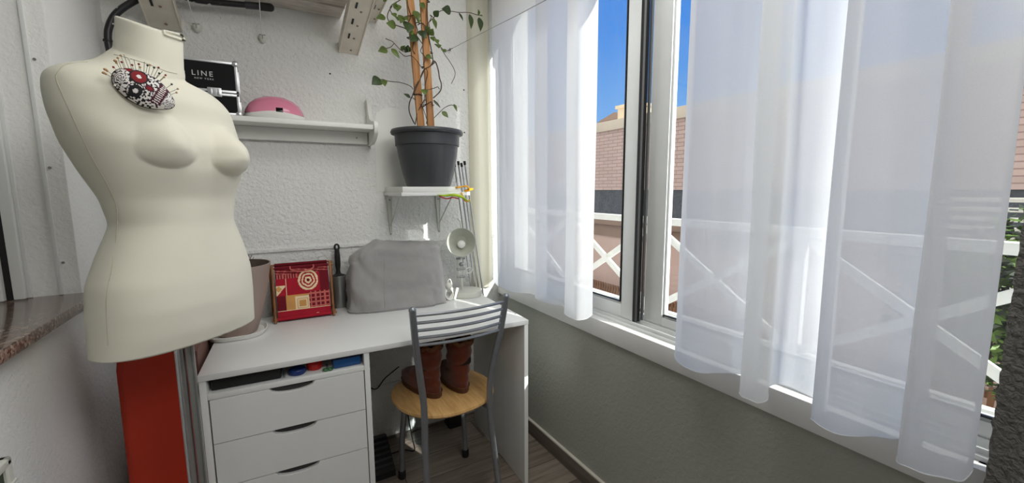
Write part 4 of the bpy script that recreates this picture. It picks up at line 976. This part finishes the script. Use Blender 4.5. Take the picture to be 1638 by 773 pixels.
# desk lamp
lb = Vector((.857, 1.965, .75)); lp = thing('desk_lamp', 'small off-white desk lamp with round shade on round base', 'desk lamp', lb)
b = MB(); b.lathe([(.080, 0), (.083, .004), (.083, .020), (.078, .028), (.068, .031), (.001, .032)], lb, None, 56, True, False); b.build('base', 'greywhite', lp)
hd = aty(738, 388, 1.925); fd = (CAM-hd).normalized(); fd = (fd+Vector((0, 0, -.12))).normalized(); bk = hd-fd*.085
b = MB(); b.tube([lb+Vector((-.02, 0, .03)), lb+Vector((-.024, .004, .10))], .006, 10); b.tube([lb+Vector((-.040, .002, .09)), lb+Vector((-.040, .004, .20))], .004, 8); b.tube([lb+Vector((-.010, .002, .09)), lb+Vector((-.012, .004, .20))], .004, 8)
b.tube([lb+Vector((-.026, .0, .19)), bk+fd*.03], .0085, 10); b.build('arm', 'greywhite', lp)
b = MB()
for z in (.10, .14, .195): b.tube([lb+Vector((-.048, .0, z)), lb+Vector((-.004, .0, z))], .006, 10)
b.ball(lb+Vector((-.026, -.006, .165)), .012); b.build('joint', 'alu_grey', lp)
b = MB(); b.lathe([(.010, .085-.085*2), (.024, -.080), (.030, -.060), (.058, -.028), (.071, -.006), (.073, .0), (.071, .001), (.068, -.005), (.055, -.026), (.027, -.056)], hd, fd, 56, True, True)
b.build('shade', 'greywhite', lp)
b = MB(); b.lathe([(.0675, -.0045), (.0545, -.0255), (.0265, -.0555), (.001, -.056)], hd, fd, 56, False, False); b.build('shade_lining', 'shadein', lp)
b = MB(); b.ball(hd-fd*.026+Vector((0, 0, -.012)), .021); b.lathe([(.013, -.055), (.013, -.035)], hd+Vector((0, 0, -.012)), fd, 20); b.build('bulb', 'bulb', lp)
b = MB(); b.tube([bk+Vector((0, 0, .06)), bk+Vector((-.004, 0, .10)), bk+Vector((-.018, 0, .115))], .004, 8); b.build('shade_handle', 'greywhite', lp)
b = MB(); c0 = lb+Vector((.01, -.01, .13)); b.tube([c0+Vector((.018*math.cos(a)+.004, 0, .014*math.sin(a))) for a in np.linspace(-2.7, 2.7, 20)], .0025, 8); b.build('cable_loop', 'white_pl', lp)
# coiled cable left of the lamp base
cc = dl(.975, .42, .75); cc = Vector((.745, 1.915, .75)); t = thing('coiled_cable', 'coiled white cable with tag between grey cover and desk lamp', 'cable', cc)
b = MB()
for k in range(4):
    b.tube([cc+Vector((.020*math.cos(a)+.002*k, .012*math.sin(a)+.006*k, .030+.026*math.sin(a+.3*k))) for a in np.linspace(0, 2*PI, 22)], .0026, 8)
b.tube(spline([cc+Vector(v) for v in ((-.004, .01, .05), (0, .02, .085), (.014, .022, .10), (.022, .02, .07), (.01, .015, .04))], 6), .0026, 8); b.build('cable', 'white_pl', t)
b = MB(); T = Matrix.Translation(cc+Vector((.030, -.014, .032))) @ Matrix.Rotation(.3, 4, 'Y'); b.box(-.006, -.002, -.030, .006, .002, .030, .001, M4=T); b.build('tag', 'white_pl', t)
b = MB(); b.ball(cc+Vector((0, .004, .072)), .017, (1, .8, 1)); b.build('plug', 'greywhite', t)
# brush in cup
cp = Vector((.262, 2.072, .75)); t = thing('brush_holder', 'brushed grey cylinder holder standing right of the red basket', 'holder', cp)
b = MB(); b.lathe([(.030, 0), (.031, .003), (.031, .148), (.029, .150), (.028, .146), (.028, .01)], cp, None, 40, True, True); b.build('cup', 'alu_grey', t)
hp = cp+Vector((-.003, -.002, .0)); t = thing('black_handled_tool', 'black handled brush standing in the grey cylinder holder', 'brush', hp+Vector((0, 0, .012)))
b = MB(); b.lathe([(.026, .135), (.027, .152), (.012, .160), (.009, .175), (.0125, .20), (.013, .235), (.010, .275)], hp, None, 24); 
b.tube([hp+Vector((.009*math.cos(a), 0, .283+.013*math.sin(a))) for a in np.linspace(0, 2*PI, 20)], .0045, 8); b.build('handle', 'black', t)
b = MB(); b.lathe([(.012, .012), (.014, .10), (.012, .136)], hp, None, 16); b.build('bristles', 'anth', t)

# sewing basket
sb = thing('sewing_basket', 'red patchwork print fabric sewing basket with wooden folding frame', 'basket', (.105, 2.0, .75), -.02)
BW = .112  # half width
def fab(mb, rowsYZ, x0, x1, matf, nx=84):
    g = [[mb.bm.verts.new(Vector((x0+(x1-x0)*i/nx, y, z))) for i in range(nx+1)] for (y, z) in rowsYZ]
    for r in range(len(g)-1):
        for i in range(nx):
            f = mb.bm.faces.new((g[r][i], g[r][i+1], g[r+1][i+1], g[r+1][i])); f.material_index = matf((i+.5)/nx, (r+.5)/(len(g)-1))
NR = 84
front = [(-.052+.030*(1-t)**0.9*0+.045*t - .010*math.sin(PI*t), .012+.205*t) for t in [i/NR for i in range(NR+1)]]
def pat(u, v):
    # v 0 bottom .. 1 top ; 0 red 1 dark red 2 ochre 3 cream 4 pink check
    d = math.hypot((u-.60)*1.07, v-.735)
    if d < .205:
        k = d/.205; w = .03*math.sin(5*math.atan2(v-.735, u-.6)+3)
        if k < .16: return 1
        if k < .34+w: return 3
        if k < .50+w: return 0
        if k < .66+w: return 3
        if k < .80+w: return 0
        return 3
    if u < .17 and .48 < v < .67 and u < (v-.46)*.95: return 3 if abs(v-.60)+abs(u-.05) > .06 else 2
    if .17 < u < .60 and .17 < v < .46:
        q = max(abs(u-.47)*1.07, abs(v-.28))
        if q < .07: return 2
        if q < .090: return 3
        if q < .105: return 2
        if q < .145: return 3
        return 2
    if u > .60 and .17 < v < .50:
        return 4 if (int(u*34) % 3 == 0 or int(v*34) % 3 == 0) else 1
    if v < .17: return 3 if abs(v-.165) < .008 or (abs(u-.74) < .02 and v < .05) else 0
    if v > .88: return 4 if int(v*60+u*6) % 3 == 0 else 1
    if .80 < v < .88 and u < .4: return 4 if int(u*40) % 2 else 1
    if abs(u-.18) < .006: return 3
    if v < .46 and u < .17: return 1
    if u > .82: return 1
    return 0
b = MB(); fab(b, front, -BW+.010, BW-.010, pat); fr_ = b.build('front_cloth', ['redfab', 'redfab2', 'ochre', 'creamfab', 'pinkfab'], sb, local=True, angle=180, recalc=False)
fr_.modifiers.new('thick', 'SOLIDIFY').thickness = -.002
b = MB(); bottom = [(-.052, .012), (-.02, .006), (.03, .006), (.062, .014)]; back = [(.062, .014), (.058, .08), (.045, .15), (.036, .222)]
fab(b, bottom, -BW+.010, BW-.010, lambda u, v: 1, 8); fab(b, back, -BW+.010, BW-.010, lambda u, v: 1, 8); o = b.build('back_cloth', ['redfab', 'redfab2'], sb, local=True, angle=180, recalc=False); o.modifiers.new('thick', 'SOLIDIFY').thickness = .002
for s in (-1, 1):
    b = MB(); x = s*(BW-.011)
    b.prism([(y, z) for y, z in ((-.050, .014), (.060, .014), (.036, .220), (-.008, .214))], x-.001, x+.001, Matrix(((0, 0, 1, 0), (1, 0, 0, 0), (0, 1, 0, 0), (0, 0, 0, 1)))); b.build('side_cloth', 'redfab2', sb, local=True)
def bar(name, a, c, w, d):
    a, c = Vector(a), Vector(c); L_ = (c-a).length; T = Matrix.Translation(a) @ Vector((0, 0, 1)).rotation_difference(c-a).to_matrix().to_4x4()
    b = MB(); b.box(-d, -w, 0, d, w, L_, .003, 3, M4=T); b.build(name, 'basketwood', sb, local=True)
for s in (-1, 1):
    x = s*(BW-.001); bar('leg', (x, -.068, 0.001), (x, .008-.015, .236), .009, .0045)
    x = s*(BW+.009); bar('leg', (x, .070, 0.001), (x, .040, .226), .009, .0045)
    bar('foot_bar', (s*(BW+.004), -.060, .018), (s*(BW+.004), .066, .018), .006, .004)
for (y, z) in ((-.006, .219), (.038, .226), (-.056, .013)):
    b = MB(); b.tube([(-BW-.012, y, z), (BW+.012, y, z)], .0045, 12); o = b.build('rod', 'basketwood', sb, local=True)
    b = MB(); b.tube([(-BW+.009, y, z), (BW-.009, y, z)], .0075, 14); b.build('rod_sleeve', 'redfab2' if z > .1 else 'redfab', o, local=True)
b = MB(); b.tube(spline([(-.045, -.012, .224), (-.04, -.03, .212), (0, -.042, .205), (.04, -.030, .212), (.045, -.012, .224)], 6), .0028, 8); b.build('strap', 'pinkfab', sb, local=True)

# taupe pot, saucer
tp = Vector((-.135, 1.872, .75))
t = thing('saucer', 'white square-edged saucer under the taupe plant pot', 'saucer', tp)
b = MB(); b.loft([ringpts(tp, r, r, z, 64, .75) for r, z in ((.080, .7505), (.090, .7515), (.100, .768), (.097, .769), (.088, .757), (.08, .756))]); b.build('dish', 'white_pl', t)
t = thing('planter', 'tapered taupe plastic plant pot standing on the desk beside basket', 'planter', tp+Vector((0, 0, .007)))
b = MB(); b.loft([ringpts(tp, r, r, z, 64, .95) for r, z in ((.060, .757), (.066, .760), (.086, .82), (.107, .91), (.120, .98), (.1265, 1.015), (.127, 1.020), (.1225, 1.020), (.118, .98))], True, False); b.build('pot_wall', 'taupe', t)
b = MB(); b.loft([ringpts(tp, r, r, z, 64, .95) for r, z in ((.122, 1.0195), (.117, .98), (.103, .92), (.096, .90))], False, True); b.build('pot_inside', 'taupe_dark', t)
t = thing('dried_twig', 'thin reddish dried twig sticking up from the taupe pot', 'twig', tp+Vector((.10, 0, .16)))
b = MB(); q = [aty(397, 428, 1.93), aty(400, 414, 1.93), aty(403, 408, 1.93)]; b.tube([tp+Vector((.07, .0, .155))]+q, .0012, 6); b.tube([aty(399, 416, 1.93), aty(404, 416, 1.93), aty(406, 411, 1.93)], .001, 6); b.tube([aty(400, 413, 1.93), aty(397, 408, 1.93)], .001, 6); b.build('twig', 'skm', t)

# ================================================================ UNDER THE DESK
t = thing('foot_pedal', 'black sewing machine foot pedal under desk beside the drawers', 'pedal', (.37, 1.90, 0))
b = MB(); b.prism([(1.80, 0), (2.0, 0), (2.0, .10), (1.96, .115), (1.80, .03)], .315, .42, Matrix(((0, 0, 1, 0), (1, 0, 0, 0), (0, 1, 0, 0), (0, 0, 0, 1)))); b.build('pedal_body', 'black', t)
b = MB(); 
for k in range(6): b.box(.32, 1.82+k*.025, .045+k*.0135, .415, 1.83+k*.025, .052+k*.0135)
b.build('tread', 'anth', t)
b = MB(); b.tube(spline([(.33, 2.085, .36), (.40, 2.08, .30), (.45, 2.07, .35), (.52, 2.06, .40)], 8), .0030, 8); single(b, 'mains_cable', 'black', 'short black cable hanging against wall beside the drawer unit', 'cable', (.42, 2.08, .3))
b = MB(); b.tube(spline([(.425, 1.96, .006), (.50, 1.96, .006), (.545, 1.93, .006), (.545, 1.96, .06), (.54, 2.02, .18)], 8), .0030, 8); single(b, 'power_cord', 'black', 'black power cord looping on the floor below the chair seat', 'cable', (.45, 1.96, .003))
t = thing('power_adapter', 'clear and white plastic bottle lying under the chair by back wall', 'bottle', (.60, 1.98, 0))
b = MB(); b.lathe([(.001, 0), (.03, .001), (.032, .01), (.032, .14), (.014, .17), (.014, .18)], (.60, 1.99, 0), None, 28, False, True); b.build('bottle_body', 'clear', t)
b = MB(); b.lathe([(.016, .18), (.016, .20), (.014, .202)], (.60, 1.99, 0), None, 20); b.build('cap', 'white_pl', t)
t['label'] = 'clear plastic bottle with white cap standing under the chair'
t.name = 'plastic_bottle'
t = thing('subwoofer', 'tall black box standing by back wall under the desk right side', 'box', (.82, 2.06, 0))
b = MB(); b.box(.77, 2.02, 0, .86, 2.095, .24, .004); b.build('body', 'black', t); t.name = 'black_box'
b = MB(); b.box(.785, 2.017, .12, .845, 2.021, .22, .001); b.build('front_panel', 'anth', t)

# ================================================================ LIGHTS
def world_setup():
    w = bpy.data.worlds.new('sky'); S.world = w; w.use_nodes = True; nt = w.node_tree; N, L = nt.nodes, nt.links
    bg = N['Background']; tc = N.new('ShaderNodeTexCoord'); sx = N.new('ShaderNodeSeparateXYZ'); L.new(tc.outputs['Generated'], sx.inputs[0])
    r = N.new('ShaderNodeValToRGB'); cr = r.color_ramp
    cr.elements[0].position = .30; cr.elements[0].color = (.62, .58, .52, 1)      # ground haze below the horizon
    cr.elements[1].position = 1.0; cr.elements[1].color = (.05, .20, .62, 1)
    for p, c in ((.495, (.60, .58, .55)), (.51, (.52, .68, .92)), (.56, (.24, .50, .93)), (.66, (.085, .31, .86)), (.8, (.06, .24, .76))):
        e = cr.elements.new(p); e.color = (*c, 1)
    mr = N.new('ShaderNodeMapRange'); mr.inputs['From Min'].default_value = -1; mr.inputs['From Max'].default_value = 1
    L.new(sx.outputs['Z'], mr.inputs['Value']); L.new(mr.outputs[0], r.inputs['Fac'])
    # unseen broken white cloud added west and overhead to whiten the skylight
    n = N.new('ShaderNodeTexNoise'); n.inputs['Scale'].default_value = 2.2; n.inputs['Detail'].default_value = 6; L.new(tc.outputs['Generated'], n.inputs['Vector'])
    wx = N.new('ShaderNodeMapRange'); wx.inputs['From Min'].default_value = .25; wx.inputs['From Max'].default_value = -.35; wx.inputs['To Min'].default_value = -.12; wx.inputs['To Max'].default_value = .34
    L.new(sx.outputs['X'], wx.inputs['Value'])
    wz = N.new('ShaderNodeMapRange'); wz.inputs['From Min'].default_value = .55; wz.inputs['From Max'].default_value = .75; wz.inputs['To Max'].default_value = .30
    L.new(sx.outputs['Z'], wz.inputs['Value'])
    a0 = N.new('ShaderNodeMath'); a0.operation = 'ADD'; L.new(n.outputs['Fac'], a0.inputs[0]); L.new(wz.outputs[0], a0.inputs[1])
    ad = N.new('ShaderNodeMath'); ad.operation = 'ADD'; L.new(a0.outputs[0], ad.inputs[0]); L.new(wx.outputs[0], ad.inputs[1])
    cm = N.new('ShaderNodeMapRange'); cm.inputs['From Min'].default_value = .50; cm.inputs['From Max'].default_value = .66; L.new(ad.outputs[0], cm.inputs['Value'])
    up = N.new('ShaderNodeMapRange'); up.inputs['From Min'].default_value = .0; up.inputs['From Max'].default_value = .03; L.new(sx.outputs['Z'], up.inputs['Value'])
    mm = N.new('ShaderNodeMath'); mm.operation = 'MULTIPLY'; L.new(cm.outputs[0], mm.inputs[0]); L.new(up.outputs[0], mm.inputs[1])
    mx = N.new('ShaderNodeMix'); mx.data_type = 'RGBA'; L.new(mm.outputs[0], mx.inputs[0]); L.new(r.outputs['Color'], mx.inputs[6]); mx.inputs[7].default_value = (1.35, 1.28, 1.18, 1)
    L.new(mx.outputs[2], bg.inputs['Color']); bg.inputs['Strength'].default_value = .88
world_setup()
sun = bpy.data.lights.new('sun', 'SUN'); sun.energy = 9.0; sun.angle = math.radians(.6); sun.color = (1, .97, .92)
so = bpy.data.objects.new('sun', sun); COL.objects.link(so)
sd = Vector((.30, -.87, .42)).normalized(); so.rotation_euler = sd.to_track_quat('Z', 'Y').to_euler(); so.location = (5, -5, 6)
def area(name, loc, target, sx, sy, e, col):
    l = bpy.data.lights.new(name, 'AREA'); l.shape = 'RECTANGLE'; l.size = sx; l.size_y = sy; l.energy = e; l.color = col
    o = bpy.data.objects.new(name, l); COL.objects.link(o); o.location = loc; o.rotation_euler = (Vector(loc)-Vector(target)).to_track_quat('Z', 'Y').to_euler(); return o
area('fill_light', (.62, -.30, 2.38), (.0, 1.1, .9), 1.0, 1.0, 22, (1, .985, .955))  # unseen area light added behind the camera as room fill
area('fill_light_near', (.55, 1.0, 2.42), (.45, 1.1, 0), .7, .7, 6, (1, .985, .955))  # second added fill light, unseen overhead in front of the desk
vs = S.view_settings; S.display_settings.display_device = 'sRGB'; vs.view_transform = 'Standard'; vs.look = 'None'; vs.gamma = 1; vs.exposure = .18; vs.use_curve_mapping = False
try:
    S.cycles.max_bounces = 10; S.cycles.transparent_max_bounces = 24; S.cycles.use_denoising = True; S.cycles.sample_clamp_indirect = 6
except Exception: pass
